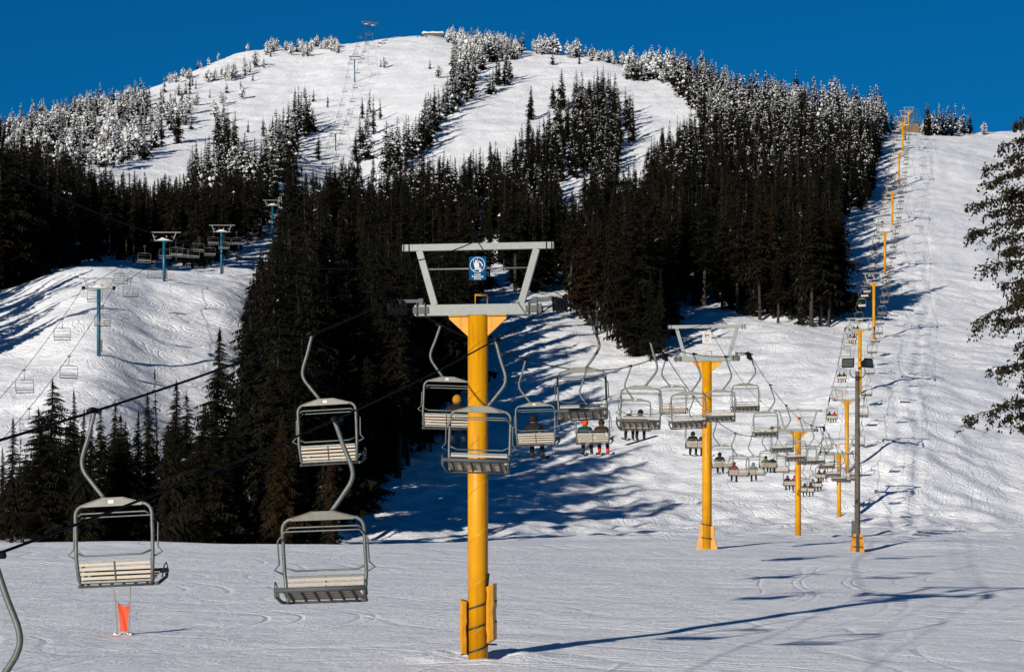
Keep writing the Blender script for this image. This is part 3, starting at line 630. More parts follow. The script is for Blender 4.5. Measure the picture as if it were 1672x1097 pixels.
def plant(X, Y, h, kind, label, group, name='conifer_tree'):
    var = rt.randrange(len(KINDS[kind])); z = gz(X, Y) - 0.1
    if kind == 'hand': kind = 'hero'
    key = (kind, var)
    if key not in protos:
        e = empty(name, (X, Y, z)); trm, crm = KINDS[kind][var]
        link(bpy.data.objects.new('trunk', trm), e); link(bpy.data.objects.new('crown', crm), e); protos[key] = e
    else: e = copy_tree(protos[key])
    s = h * rt.uniform(0.72, 1.4); e.location = (X, Y, z); e.scale = (s, s, h); e.rotation_euler = (rt.uniform(-.02, .02), rt.uniform(-.02, .02), rt.uniform(0, 2*PI))
    for k in ('label', 'category', 'group'):
        if k in e: del e[k]
    return tag(e, label, 'tree', group)
for X, Y, h, k, _, lab in HAND: plant(X, Y, h, k, lab, 'firs behind the foreground crest')
rest = {}
for i, t in enumerate(T):
    if i in pick:
        lab, grp = REGION.get(t[4], DEFR); lab = sub_label(t, lab); plant(t[0], t[1], t[2], t[3], lab, grp)
    else: rest.setdefault({'hero': 'dark', 'tall': 'dark', 'thin': 'dark', 'dark': 'dark', 'fleck': 'fleck', 'half': 'half', 'ghost': 'ghost'}[t[3]], []).append(t)
STANDS = {'dark': ('dark_conifer_forest', 'dark conifers filling the rest of the shaded forest on the lower mountain'),
          'fleck': ('snow_flecked_forest', 'snow-flecked conifers filling the upper forest and tree islets'),
          'half': ('frosted_forest', 'half-white frosted conifers crowded on the upper slopes'),
          'ghost': ('snow_caked_firs', 'small rounded snow-caked firs near the summit and skyline')}
def merged(trm, crm):
    me = bpy.data.meshes.new('tree'); mb = MB()
    for src, off in ((trm, 2), (crm, 0)):
        vv = [tuple(v.co) for v in src.vertices]
        b = len(mb.v); mb.v += vv
        for p in src.polygons: mb.f.append([b + i for i in p.vertices]); mb.m.append(p.material_index + off); mb.sm.append(p.use_smooth)
    return mb.mesh('tree', [M['needle'], M['tsnow'], M['bark']])
def scatter(name, label, items, variants):
    lib = bpy.data.collections.new(name + '_kinds')        # never linked to the scene: only instanced
    for i, (a, b) in enumerate(variants): lib.objects.link(bpy.data.objects.new('%s_%02d' % (name, i), merged(a, b)))
    me = bpy.data.meshes.new(name); pts = [(t[0], t[1], gz(t[0], t[1]) - 0.1) for t in items]; me.from_pydata(pts, [], [])
    rg = np.random.RandomState(3); n = len(items)
    a = me.attributes.new('sc', 'FLOAT_VECTOR', 'POINT'); h = np.array([t[2] for t in items]); w = h * rg.uniform(.8, 1.4, n); a.data.foreach_set('vector', np.stack([w, w, h], -1).ravel().astype(np.float32))
    a = me.attributes.new('rt', 'FLOAT_VECTOR', 'POINT'); a.data.foreach_set('vector', np.stack([rg.uniform(-.03, .03, n), rg.uniform(-.03, .03, n), rg.uniform(0, 6.28, n)], -1).ravel().astype(np.float32))
    a = me.attributes.new('ix', 'INT', 'POINT'); a.data.foreach_set('value', rg.randint(0, len(variants), n).astype(np.int32))
    o = link(bpy.data.objects.new(name, me)); tag(o, label, 'forest', kind='stuff')
    g = bpy.data.node_groups.new(name, 'GeometryNodeTree'); g.interface.new_socket('Geometry', in_out='INPUT', socket_type='NodeSocketGeometry'); g.interface.new_socket('Geometry', in_out='OUTPUT', socket_type='NodeSocketGeometry')
    gi = g.nodes.new('NodeGroupInput'); go = g.nodes.new('NodeGroupOutput'); ip = g.nodes.new('GeometryNodeInstanceOnPoints')
    ci = g.nodes.new('GeometryNodeCollectionInfo'); ci.inputs[0].default_value = lib; ci.inputs[1].default_value = True; ci.inputs[2].default_value = True
    def att(nm, ty):
        n_ = g.nodes.new('GeometryNodeInputNamedAttribute'); n_.data_type = ty; n_.inputs[0].default_value = nm; return n_.outputs[0]
    ip.inputs['Pick Instance'].default_value = True
    g.links.new(gi.outputs[0], ip.inputs['Points']); g.links.new(ci.outputs[0], ip.inputs['Instance'])
    g.links.new(att('ix', 'INT'), ip.inputs['Instance Index']); g.links.new(att('sc', 'FLOAT_VECTOR'), ip.inputs['Scale'])
    e2r = g.nodes.new('FunctionNodeEulerToRotation'); g.links.new(att('rt', 'FLOAT_VECTOR'), e2r.inputs[0]); g.links.new(e2r.outputs[0], ip.inputs['Rotation'])
    g.links.new(ip.outputs[0], go.inputs[0])
    md = o.modifiers.new('scatter', 'NODES'); md.node_group = g
    return o
VAR = {'dark': DARK + TALL, 'fleck': FLECK, 'half': HALF, 'ghost': GHOST}
for k, items in rest.items(): scatter(STANDS[k][0], STANDS[k][1], items, VAR[k])
print('TREES', len(T), {k: len(v) for k, v in rest.items()})

# ---- hemlock reaching in from the right edge
def hemlock():
    rng = random.Random(21); D = 56.0; X = (1752 - CX) / F * D; z0 = gz(X, D)
    H = (HY - 60) / F * D - z0
    root = empty('hemlock_tree', (X, D, z0), 0, 'big near hemlock with drooping brown-green branches reaching in from the right edge', 'tree')
    tr = MB(); tr.tube([(0,0,-.3),(0,0,1),(0.02,0,H*.5),(0.0,0,H)], [0.24, 0.21, 0.13, 0.02], n=10); tr.build('trunk', M['bark'], root)
    # branch heights / reaches read from the visible boughs, repeated all round the stem
    vis = [(150, 60), (205, 100), (262, 142), (290, 150), (335, 160), (372, 168), (395, 120), (450, 162), (505, 168), (560, 90), (610, 130), (668, 178), (700, 80),
           (180, 50), (235, 112), (315, 118), (352, 135), (422, 112), (480, 118), (535, 125), (585, 84), (640, 82), (692, 105)]
    def bough(zb, L, a, sag):
        wd = MB(); lf = MB(); d = Vector((math.cos(a), math.sin(a), 0)); side = Vector((-d.y, d.x, 0))
        def P(t, L_, o=Vector((0,0,0)), dd=d): return o + dd * (L_ * t) + Vector((0, 0, L_ * (0.10*t - sag*t*t + 0.12 * max(0, t - .75) * 4 * (t - .75))))
        o = Vector((0, 0, zb)); main = [P(t/8, L, o) for t in range(9)]
        main = [main[0]] + [q + Vector((rng.uniform(-.04,.04), rng.uniform(-.04,.04), rng.uniform(-.06,.06))) for q in main[1:]]
        wd.tube(main, [0.022*(1 - k/9.5) + 0.004 for k in range(9)], n=5, caps=False)
        def leaves(p, n, r):
            for _ in range(n):
                c = p + Vector((rng.uniform(-r, r), rng.uniform(-r, r), rng.uniform(-r*1.4, r*0.9)))
                l = rng.uniform(0.05, 0.10); dr = Vector((rng.uniform(-1, 1), rng.uniform(-1, 1), rng.uniform(-2.2, 0.1))).normalized() * l
                s = dr.cross(Vector((rng.uniform(-1,1), rng.uniform(-1,1), rng.uniform(-1,1)))).normalized() * l * rng.uniform(.22, .38)
                lf.add([c, c + dr*0.5 + s, c + dr, c + dr*0.5 - s], [(0,1,2,3)], 0)
        for k in range(int(12 + L * 9)):
            t = rng.uniform(0.15, 1.0) ** 0.8; b = P(t, L, o); sg = rng.choice((-1, 1)); l2 = L * rng.uniform(0.08, 0.26) * (1.2 - t*0.6)
            dd = (d * rng.uniform(.2, 1) + side * sg * rng.uniform(.2, 1)).normalized(); hang = rng.uniform(-.35, 1.3)
            tw = [b + dd * l2 * s/4 + Vector((0, 0, -hang * l2 * (s/4)**1.4)) for s in range(5)]
            wd.tube(tw, [0.010, 0.008, 0.006, 0.004, 0.003], n=3, caps=False)
            for q in tw[1:]: leaves(q, 5, 0.065)
        for k in range(5):      # bare fine twigs
            t = rng.uniform(0.3, 0.9); b = P(t, L, o); q = b + d*rng.uniform(.2,.5) + side*rng.uniform(-.3,.3) + Vector((0,0,-rng.uniform(.1,.35))); wd.tube([b, b.lerp(q,.5)+Vector((0,0,-.04)), q], [.005,.004,.002], n=3, caps=False)
        return wd, lf
    boughs = []
    for y, L in vis:
        z = (HY - y) / F * D - z0 + 0.25; boughs.append((z, L / F * D * rng.uniform(.96, 1.03), PI + rng.uniform(-.22, .22), rng.uniform(.12, .40)))
        for k in range(2): boughs.append((z + rng.uniform(-.4, .4), L / F * D * rng.uniform(.6, .95), PI + rng.choice((-1, 1)) * rng.uniform(.7, 3.0), rng.uniform(.2, .4)))
    for zb, L, a, sag in boughs:
        wd, lf = bough(zb, L, a, sag); b = wd.build('branch', M['bark'], root); lf.build('needles', M['cedar'], b)
hemlock()

# ------------------------------------------------------------------ ropes and spans
YT = [  # distance, row of pole top, row of pole base
 (67.5,515,1075),(133,590,893),(216.7,705,882),(302,742,850),(327,655,757),(378,540,640),(455,463,556),(542,380,448),(621,315,365),(717,252,312),(779,201,243),(833,190,229),(918,184,216)]
def zrow(y, D): return (HY - y) / F * D
ANCH = [(16.0, -1.42)] + [(D, zrow(t, D) + 0.42) for D, t, b in YT]
def rope_z(D, A=ANCH, k=3.1e-4):
    if D <= A[0][0]: return A[0][1]
    for (d0, z0), (d1, z1) in zip(A, A[1:]):
        if D <= d1: t = (D - d0) / (d1 - d0); k = 1.95e-4 if d0 < 17 else k; return z0 + (z1 - z0) * t - 4 * k * (d1 - d0)**2 * t * (1 - t)
    return A[-1][1]
OFF = 2.2
LDIR = Vector((0.1675, 1, 0)).normalized(); LRT = Vector((LDIR.y, -LDIR.x, 0)); YAW = -math.atan2(0.1675, 1)
def lift_pt(D, off, dz=0.0): return Vector((LX(D) + off, D, rope_z(D, ANCH, 3.1e-4 if off < 0 else 1.6e-4) + dz))   # the empty side sags less
def rope_obj(name, fn, ds, r, label, cat, group=None):
    mb = MB(); mb.tube([fn(d) for d in ds], r, n=6); o = mb.build(name, M['rope']); return tag(o, label, cat, group)
ds = list(np.arange(16, 919, 3.0))
rope_obj('haul_rope', lambda d: lift_pt(d, -OFF), ds, 0.024, 'thick black haul rope carrying the uphill chairs on the left side of the yellow towers', 'cable', 'lift haul ropes')
rope_obj('haul_rope', lambda d: lift_pt(d, OFF), ds, 0.017, 'black haul rope carrying the downhill chairs on the right side of the yellow towers', 'cable', 'lift haul ropes')

# ------------------------------------------------------------------ chairs
CXL = 0.265; HW = 0.685      # chair body centre and half width
HANG = [(0,0,0.02),(-.05,0,-.14),(-.145,0,-.45),(-.262,0,-.79),(-.245,0,-1.0),(-.09,0,-1.23),(.12,0,-1.50)]
def bail_path():
    P = []; r = 0.17; zt = -1.60
    P += [(CXL-HW+.06, .10, -2.97), (CXL-HW+.03, .0, -2.86), (CXL-HW, -.02, -2.5), (CXL-HW, 0, -2.1), (CXL-HW, 0, zt-r)]
    for a in range(1, 5): P.append((CXL-HW + r - r*math.cos(a*PI/8), 0, zt - r + r*math.sin(a*PI/8)))
    Q = [(2*CXL - x, y, z) for x, y, z in P[::-1]]
    return P + Q
def slat_parts(near):
    """returns list of (name, meshbuilder, material)"""
    R = []; x0, x1 = CXL-HW+.05, CXL+HW-.05
    g = MB(); g.tube([(-.15,0,.0),(.05,0,.0)], .035, 8 if near else 5); g.tube([(-.02,-.22,.0),(-.02,-.1,.015),(-.02,.1,.015),(-.02,.22,.0)], [.035,.05,.05,.035], 8 if near else 5); R.append(('grip', g, 'dark'))
    h = MB(); h.tube(smooth_path(HANG, 4 if near else 2), .038, 8 if near else 5); R.append(('hanger', h, 'galv'))
    p = MB(); zt = -1.60
    poly = [(CXL-.53, zt-.03), (CXL+.53, zt-.03), (CXL+.53, zt+.0), (CXL+.17, zt+.105), (CXL-.17, zt+.105), (CXL-.53, zt+.0)]
    p.prism(poly, -.035, -.047); p.prism(poly, .035, .047); p.bar((CXL-.53,0,zt+.014),(CXL-.17,0,zt+.117),.10,.01); p.bar((CXL+.53,0,zt+.014),(CXL+.17,0,zt+.117),.10,.01); p.bar((CXL-.17,0,zt+.111),(CXL+.17,0,zt+.111),.10,.01)
    R.append(('top_plate', p, 'plate'))
    b = MB(); b.tube(bail_path(), .032, 8 if near else 5); R.append(('bail', b, 'galv'))
    c = MB(); c.tube([(x0,-.02,-1.78),(x0+.06,-.02,-1.74),(x1-.06,-.02,-1.74),(x1,-.02,-1.78)], .016, 6 if near else 4); R.append(('cross_bar', c, 'galv'))
    rb = MB(); rb.tube([(CXL-HW-.02,.0,-2.50),(CXL-HW-.16,.02,-2.43),(CXL-HW-.07,.05,-2.34),(CXL-HW-.07,.10,-1.95),(CXL-HW+.06,.12,-1.80),(CXL+HW-.06,.12,-1.80),(CXL+HW+.07,.10,-1.95),(CXL+HW+.07,.05,-2.34),(CXL+HW+.16,.02,-2.43),(CXL+HW+.02,.0,-2.50)], .015, 6 if near else 4); R.append(('restraint_bar', rb, 'galv'))
    bf = MB(); bf.tube([(x0-.03,-.02,-2.40),(x0+.12,-.10,-2.46),(x1-.12,-.10,-2.46),(x1+.03,-.02,-2.40)], .017, 6 if near else 4)
    bf.bar((x0,-.02,-2.555),(x1,-.02,-2.555),.03,.035); bf.bar((x0,.03,-2.90),(x1,.03,-2.90),.03,.035); R.append(('back_frame', bf, 'galv'))
    if near:
        for k in range(4):
            s = MB(); z = -2.605 - k*.078; y = -.02 + (k+.5)*.012; s.box((CXL, y, z), (x1-x0, .022, .046)); R.append(('back_slat', s, 'slat'))
        s = MB(); s.bar((CXL,-.035,-2.56),(CXL,.015,-2.90),.028,.012,up=(0,1,0)); R.append(('strap', s, 'under'))
    else:
        s = MB(); s.box((CXL, 0, -2.645), (x1-x0, .022, .12)); s.box((CXL, .01, -2.80), (x1-x0, .022, .12)); R.append(('seat_back', s, 'slat'))
    sl = Vector((0, .46, .20)); o = Vector((0, .06, -2.93))
    if near:
        for k in range(5):
            q = o + sl * (k + .5) / 5; s = MB(); s.box((CXL, q.y, q.z), (x1-x0, .07, .022), Matrix.Rotation(math.atan2(.20,.46), 3, 'X')); R.append(('seat_slat', s, 'slat'))
    else:
        s = MB(); q = o + sl*.5; s.box((CXL, q.y, q.z), (x1-x0, .46, .02), Matrix.Rotation(math.atan2(.20,.46), 3, 'X')); R.append(('seat_board', s, 'slat'))
    u = MB()
    for k in range(6):
        xx = x0 + (x1-x0)*(k+.5)/6; a = o + Vector((xx,0,-.03)); u.bar(a, a+sl, .03, .035)
    u.tube([(x0-.02,.06,-2.975),(x1+.02,.06,-2.975)], .024, 6 if near else 4); R.append(('seat_frame', u, 'under'))
    f = MB(); fy, fz = .53, -2.735; f.tube([(x0-.12,fy,fz),(x1+.12,fy,fz)], .042, 8 if near else 5); R.append(('front_bar', f, 'greybar'))
    for sg in (-1, 1):
        a = MB(); X = CXL + sg*(HW+.02)
        a.tube([(X-.02*sg,.08,-2.97),(X,.2,-2.95),(X+.03*sg,.50,-2.84),(X+.03*sg,fy,fz)], .03, 6 if near else 4)
        a.tube([(X+.03*sg,.26,-2.86),(X+.04*sg,.36,-2.66),(X+.04*sg,.46,-2.60),(X+.04*sg,.52,-2.66),(X+.04*sg,.53,-2.76)], .012, 6 if near else 4); R.append(('armrest', a, 'greybar'))
    if near:
        s = MB(); s.box((CXL-.02,-.052,zt+.045),(.10,.006,.06)); R.append(('sticker', s, 'sticker'))
    return R
def make_chair(near):
    e = empty('lift_chair', (0,0,0))
    for nm, mb, m in slat_parts(near): mb.build(nm, M[m], e)
    return e
def make_far_chair():
    e = empty('lift_chair', (0,0,0)); h = MB(); h.tube(HANG, .04, 4); h.tube([(-.15,0,0),(.05,0,0)], .05, 4); h.build('hanger', M['galv'], e)
    b = MB(); b.tube(bail_path()[::2] + [bail_path()[-1]], .035, 4); b.bar((CXL-.5,0,-1.56),(CXL+.5,0,-1.56),.08,.10); b.tube([(CXL-HW,.1,-1.80),(CXL+HW,.1,-1.80)], .02, 3); b.build('bail', M['galv'], e)
    s = MB(); s.box((CXL,0,-2.73),(HW*2-.1,.03,.30)); s.box((CXL,.29,-2.85),(HW*2-.1,.46,.03), Matrix.Rotation(math.atan2(.2,.46),3,'X')); s.build('seat_back', M['slat'], e)
    f = MB(); f.tube([(CXL-HW-.05,.53,-2.735),(CXL+HW+.05,.53,-2.735)], .05, 4); f.build('front_bar', M['greybar'], e)
    return e
ORD = ['first','second','third','fourth','fifth','sixth','seventh','eighth','ninth','tenth','eleventh','twelfth','thirteenth']
protos_c = {}
def get_chair(kind):
    if kind not in protos_c:
        protos_c[kind] = make_chair(True) if kind == 'near' else make_chair(False) if kind == 'mid' else make_far_chair(); return protos_c[kind]
    return copy_tree(protos_c[kind])
NEARLAB = {('a',0): 'nearest uphill chair hanging empty at left, directly above the orange pennant', ('a',1): 'empty uphill chair seen from behind before the forest wall, behind another hanger',
 ('a',2): 'uphill chair half hidden behind the nearest yellow tower with an orange-helmeted rider', ('a',3): 'uphill chair with one big rider in black just right of the nearest tower',
 ('a',4): 'uphill chair carrying a rider in an orange beanie beside one in brown', ('d',0): 'chair cut off by the lower left corner with only its curved hanger showing',
 ('d',1): 'empty downhill chair facing the camera at left centre above the snow crest', ('d',2): 'empty downhill chair hanging in front of the nearest yellow tower',
 ('d',3): 'empty downhill chair facing the camera above the orange beanie rider'}
PEOPLE = []
rc = random.Random(4)
def chair_line(side, d0, step, off, ndesc):
    i = 0; D = d0; cnt = {}
    while D < 905:
        kind = 'near' if D < 215 else 'mid' if D < 345 else 'far'
        e = get_chair(kind); p = lift_pt(D, off); e.location = p
        roll = math.radians(rc.uniform(-2.5, 2.5)) if not (side == 'a' and i < 2) else math.radians(2.6)
        e.rotation_euler = (math.radians(rc.uniform(-3, 3)), -roll if side == 'a' else roll, YAW + (0 if side == 'a' else PI) + math.radians(rc.uniform(-3, 3)))
        sec = sum(1 for t in YT if t[0] < D)
        key = (side, i)
        if key in NEARLAB: lab = NEARLAB[key]
        else:
            c = cnt.get(sec, 0); lab = '%s %s chair past the %s yellow tower from the camera' % (ORD[min(c, 12)], 'uphill' if side == 'a' else 'downhill empty', ORD[max(0, sec-1)])
        cnt[sec] = cnt.get(sec, 0) + 1
        for k in ('label','category','group'):
            if k in e: del e[k]
        tag(e, lab, 'chairlift chair', 'uphill chairs of the yellow lift' if side == 'a' else 'downhill chairs of the yellow lift')
        if side == 'a': PEOPLE.append((i, D, e))
        D += step / math.sqrt(1 + ((rope_z(D+5)-rope_z(D))/5)**2) if D > 300 else step; i += 1
chair_line('a', 43.7, 15.05, -OFF, 0)
chair_line('d', 27.05, 15.2, OFF, 0)

# ------------------------------------------------------------------ towers
def ring(mb, c, R, r, n=16, axis='x', mi=0):
    P = []
    for k in range(n):
        a = 2*PI*k/n; P.append(Vector(c) + (Vector((0, math.cos(a), math.sin(a))) if axis == 'x' else Vector((math.cos(a), 0, math.sin(a)))) * R)
    mb.tube(P, r, n=5, closed=True, mi=mi)
def sheave_train(root, x, z, detail, slope):
    e = MB()
    rt_ = Matrix.Rotation(math.atan(slope), 3, 'X')
    e.bar(Vector((x,0,z)) + rt_ @ Vector((0,-1.05,-.12)), Vector((x,0,z)) + rt_ @ Vector((0,1.05,-.12)), .05, .10)
    e.box((x - .11*np.sign(x), 0, z - .05), (.16, .5, .12))
    a = e.build('sheave_frame', M['dark'], root)
    nw = 4
    for k in range(nw):
        c = Vector((x,0,z)) + rt_ @ Vector((0, -.9 + 1.8*k/(nw-1), -.17)); w = MB()
        if detail:
            n = 14; V = []
            for sx, R in ((-.05,.17),(-.045,.21),(-.02,.17),(.02,.17),(.045,.21),(.05,.17)):
                V += [c + Vector((sx, R*math.cos(2*PI*j/n), R*math.sin(2*PI*j/n))) for j in range(n)]
            Fs = [tuple(range(n))[::-1], tuple(range(5*n, 6*n))]
            for q in range(5): Fs += [(q*n+j, q*n+(j+1)%n, (q+1)*n+(j+1)%n, (q+1)*n+j) for j in range(n)]
            w.add(V, Fs, 0)
        else: w.tube([c - Vector((.05,0,0)), c + Vector((.05,0,0))], .2, 8)
        w.build('wheel', M['rubber'], a)
def tower(D, ytop, ybase, i):
    X = LX(D); zt = zrow(ytop, D); zb = min(zrow(ybase, D), gz(X, D)); H = zt - zb; det = i < 4
    labs = ['nearest yellow lift tower with a blue sign, wrapped in yellow pads at its foot', 'second yellow lift tower with a white sign, flared yellow pads at its foot',
            'third yellow lift tower standing among the crowd of riders and chairs', 'fourth yellow lift tower at the foot of the long run, beside the wooden post']
    lab = labs[i] if i < 4 else '%s yellow lift tower counting up the long run from the camera' % ORD[i]
    root = empty('lift_tower', (X, D, zb), YAW, lab, 'lift tower', 'yellow towers of the chairlift')
    r = 0.265 if i == 0 else 0.25 if i < 4 else 0.26
    p = MB(); p.tube([(0,0,-.5),(0,0,H-.015)], r, 32 if i < 2 else 16 if det else 10); p.build('pole', M['yellow'], root)
    for sg in (-1, 1):
        g = MB(); pl = [(sg*(r-.01), H-.02), (sg*.76, H-.02), (sg*.76, H-.09), (sg*(r-.01), H-.55)]
        g.prism(pl if sg < 0 else pl[::-1], -.05, .05); g.box((sg*(r+.76)/2, 0, H-.012), (.78-r, .26, .02)); g.build('gusset', M['yellow'], root)
    bm_ = MB(); bm_.box((0,0,H+.145), (3.35,.26,.28)); bm_.build('lower_beam', M['beam'], root)
    for sg in (-1, 1):
        b = MB(); b.box((sg*1.50, 0, H+.145), (.42,.33,.17)); b.tube([(sg*1.38,-.18,H+.0),(sg*1.38,-.18,H+.34)], .018, 5); b.tube([(sg*1.60,-.18,H+.0),(sg*1.60,-.18,H+.34)], .018, 5); b.build('clamp_bracket', M['greybar'], root)
        a = MB(); a.box((sg*1.52,0,H+.37), (.12,.14,.18)); a.bar((sg*1.52,0,H+.40),(sg*(OFF-.1),0,H+.40),.09,.08); a.build('sheave_arm', M['greybar'], root)
    ub = MB(); ub.box((0,0,H+1.80), (4.02,.16,.17)); ub.build('upper_beam', M['beam'], root)
    for sg in (-1, 1):
        s = MB(); s.bar((sg*1.15,0,H+.285),(sg*1.56,0,H+1.715),.17,.15,up=(0,1,0)); s.build('strut', M['beam'], root)
        for xx in (1.83, 1.97):
            h = MB(); h.tube([(sg*xx,-.1,H+1.88),(sg*xx,-.1,H+1.66),(sg*xx,0,H+1.62),(sg*xx,.1,H+1.66),(sg*xx,.1,H+1.88)], .013, 4); h.build('hook', M['dark'], root)
    c = MB(); c.tube([(-1.34,0,H+1.23),(1.34,0,H+1.23)], .022, 6); c.build('sign_rail', M['beam'], root)
    if det:
        l = MB(); l.tube([(-.07,0,H+.285),(-.07,0,H+.55),(.25,0,H+.55),(.25,0,H+.285)], .017, 5); l.tube([(-.07,0,H+.52),(.25,0,H+.52)], .012, 4); l.build('ladder_rail', M['yellow'], root)
    k = MB(); ring(k, (0,-.02,H+1.93), .05, .014, 10, 'x'); k.box((0,0,H+1.91),(.12,.1,.05)); k.build('cable_saddle', M['dark'], root)
    sl = (rope_z(D+6) - rope_z(D-6)) / 12
    for sg in (-1, 1): sheave_train(root, sg*OFF*0.99, H+.42, i < 2, sl)
    if i == 0: sign_lower(root, H+1.23)
    elif i == 1: sign_swing(root, H+1.23)
    else:
        s = MB(); s.box((0,-.06,H+1.05), (.20,.012,.30)); s.build('sign_plate', M['orange'], root)
    return root, H
def text_obj(body, size, loc, mat, parent, bold=0.0):
    cu = bpy.data.curves.new('lettering', 'FONT'); cu.body = body; cu.size = size; cu.align_x = 'CENTER'; cu.align_y = 'CENTER'; cu.extrude = 0.002; cu.offset = bold; cu.resolution_u = 2
    t = bpy.data.objects.new('tmp', cu); COL.objects.link(t); bpy.context.view_layer.update()
    dg = bpy.context.evaluated_depsgraph_get(); me_ = bpy.data.meshes.new_from_object(t.evaluated_get(dg)); bpy.data.objects.remove(t)
    me_.materials.clear(); me_.materials.append(mat); o = link(bpy.data.objects.new('lettering', me_), parent); o.location = loc; o.rotation_euler = (PI/2, 0, 0); return o
def sign_board(root, z, w, h, mat):
    b = MB(); r = .035; P = []
    for cx, cz, a0 in ((w/2-r, h/2-r, 0), (-w/2+r, h/2-r, 90), (-w/2+r, -h/2+r, 180), (w/2-r, -h/2+r, 270)):
        for k in range(4): a = math.radians(a0 + k*30); P.append((cx + r*math.cos(a), cz + r*math.sin(a)))
    b.prism(P[::-1], -.006, .006); o = b.build('sign_board', mat, root); o.location = (0, -.04, z); return o
def sign_lower(root, z):
    s = sign_board(root, z, .46, .62, M['signblue'])
    g = MB(); ring(g, (0,-.009,.09), .195, .011, 28, 'y'); yy = -.009
    def blob(c, r, n=12): g.prism([(c[0]+r*math.cos(-2*PI*k/n), c[1]+r*math.sin(-2*PI*k/n)) for k in range(n)], yy-.003, yy)
    def poly(P): g.prism(P, yy-.003, yy)
    blob((-.035,.185), .034)                                                        # head
    poly([(-.105,.15),(.03,.15),(.045,.06),(.03,-.01),(-.07,-.01),(-.09,.06)])     # torso
    poly([(-.07,.015),(.10,.02),(.10,-.035),(-.07,-.04)]); poly([(.05,.02),(.10,.02),(.085,-.10),(.04,-.10)])    # thigh, shin
    poly([(.0,.15),(.04,.20),(.10,.16),(.14,.10),(.115,.09),(.08,.135),(.03,.165)])    # arms raised to the bar
    poly([(.085,.075),(.14,.10),(.155,.045)])                                        # arrow
    poly([(-.15,-.035),(-.06,-.045),(-.06,-.06),(-.15,-.05)]); g.bar((-.105,yy,.16),(-.105,yy,.255),.012,.004,up=(0,1,0)); g.bar((.0,yy,.2),(.0,yy,.265),.010,.004,up=(0,1,0))
    g.build('pictogram', M['signwhite'], s)
    for k, tx in enumerate(('Lower', 'Restraining', 'Device')): text_obj(tx, .068, (0, -.0095, -.155 - k*.057), M['signwhite'], s, 0.002)
def sign_swing(root, z):
    s = sign_board(root, z + .02, .46, .60, M['signwhite'])
    g = MB(); ring(g, (0,-.009,.09), .165, .010, 28, 'y'); g.bar((-.115,-.010,.205),(.115,-.010,-.025),.018,.004,up=(0,1,0)); g.build('red_ring', M['signred'], s)
    f = MB(); y = -.008; f.prism([(-.09,.12),(-.04,.16),(-.01,.10),(-.05,.0),(-.09,.03)], y-.002, y); f.prism([(.0,.13),(.10,.14),(.11,.08),(.06,.06),(.01,.10)], y-.002, y); f.bar((-.06,y,.02),(.02,y,-.02),.02,.004,up=(0,1,0)); f.build('pictogram', M['rubber'], s)
    for k in range(3):
        b = MB(); b.box((0,-.0075,-.14-k*.045),(.30 - k*.06,.003,.018)); b.build('small_print', M['signgrey'], s)
roots = []
for i, (D, yt, yb) in enumerate(YT): roots.append(tower(D, yt, yb, i))
# yellow crash pads round the nearest tower, held by black straps
def pad(name, pts, thick, par):
    b = MB(); rr = random.Random(len(pts)); top = pts[1]; bot = pts[0]
    nz = 8; V = []
    for k in range(nz + 1):
        z = bot + (top - bot) * k / nz; w = pts[2]; x = pts[3] + rr.uniform(-.012, .012); y = pts[4]; bulge = .03*math.sin(k*2.1)
        for dx, dy in ((-1,-1),(-.2,-1.15),(1,-1),(1.1,.1),(1,1),(-1,1)): V.append((x + dx*w/2 + bulge*(.4 if dx < 0 else -.2), y + dy*thick/2, z + dx*pts[5]))
    m_ = 6; Fs = [tuple(range(m_))[::-1], tuple(range(nz*m_, nz*m_ + m_))]
    for k in range(nz): Fs += [(k*m_+j, k*m_+(j+1)%m_, (k+1)*m_+(j+1)%m_, (k+1)*m_+j) for j in range(m_)]
    b.add(V, Fs, 0); return b.build(name, M['pad'], par)
root, H = roots[0]
pad('crash_pad', (.20+.2, 1.78, .17, -.345, .0, -.03), .55, root)
pad('crash_pad', (.72, 2.18, .18, .355, .04, .05), .55, root)
for z, dz in ((1.52, .20), (.98, .20), (.38, .20)):
    s = MB(); P = []
    for k in range(13):
        a = PI + PI * k / 12; P.append((.285*math.cos(a), .285*math.sin(a), z + dz * (k/12.0)**1.3 * 1.3))
    P = [(-.47,.05,z-.02)] + P + [(.50,.05,z + dz*1.25)]
    for q, r_ in zip(P, P[1:]): s.bar(q, r_, .012, .045)
    s.build('strap', M['strap'], root)
sh = MB(); sh.tube([(.27,-.1,2.15),(.30,-.1,2.5)], .03, 6); sh.build('cable_guard', M['dark'], root)
root, H = roots[1]
for sg in (-1, 1):
    g = MB(); g.prism([(sg*.10, 0.0), (sg*.56, -.02), (sg*.40, .6), (sg*.38, 1.25), (sg*.12, 1.28)][::-sg], -.14, .14); o = g.build('crash_pad', M['pad'], root)
for z in (.62, 1.32):
    s = MB(); P = [(.30*math.cos(PI + PI*k/8), -.03 + .30*math.sin(PI + PI*k/8), z - .12*k/8) for k in range(9)]
    for q, r_ in zip(P, P[1:]): s.bar(q, r_, .012, .05)
    s.build('strap', M['strap'], root)

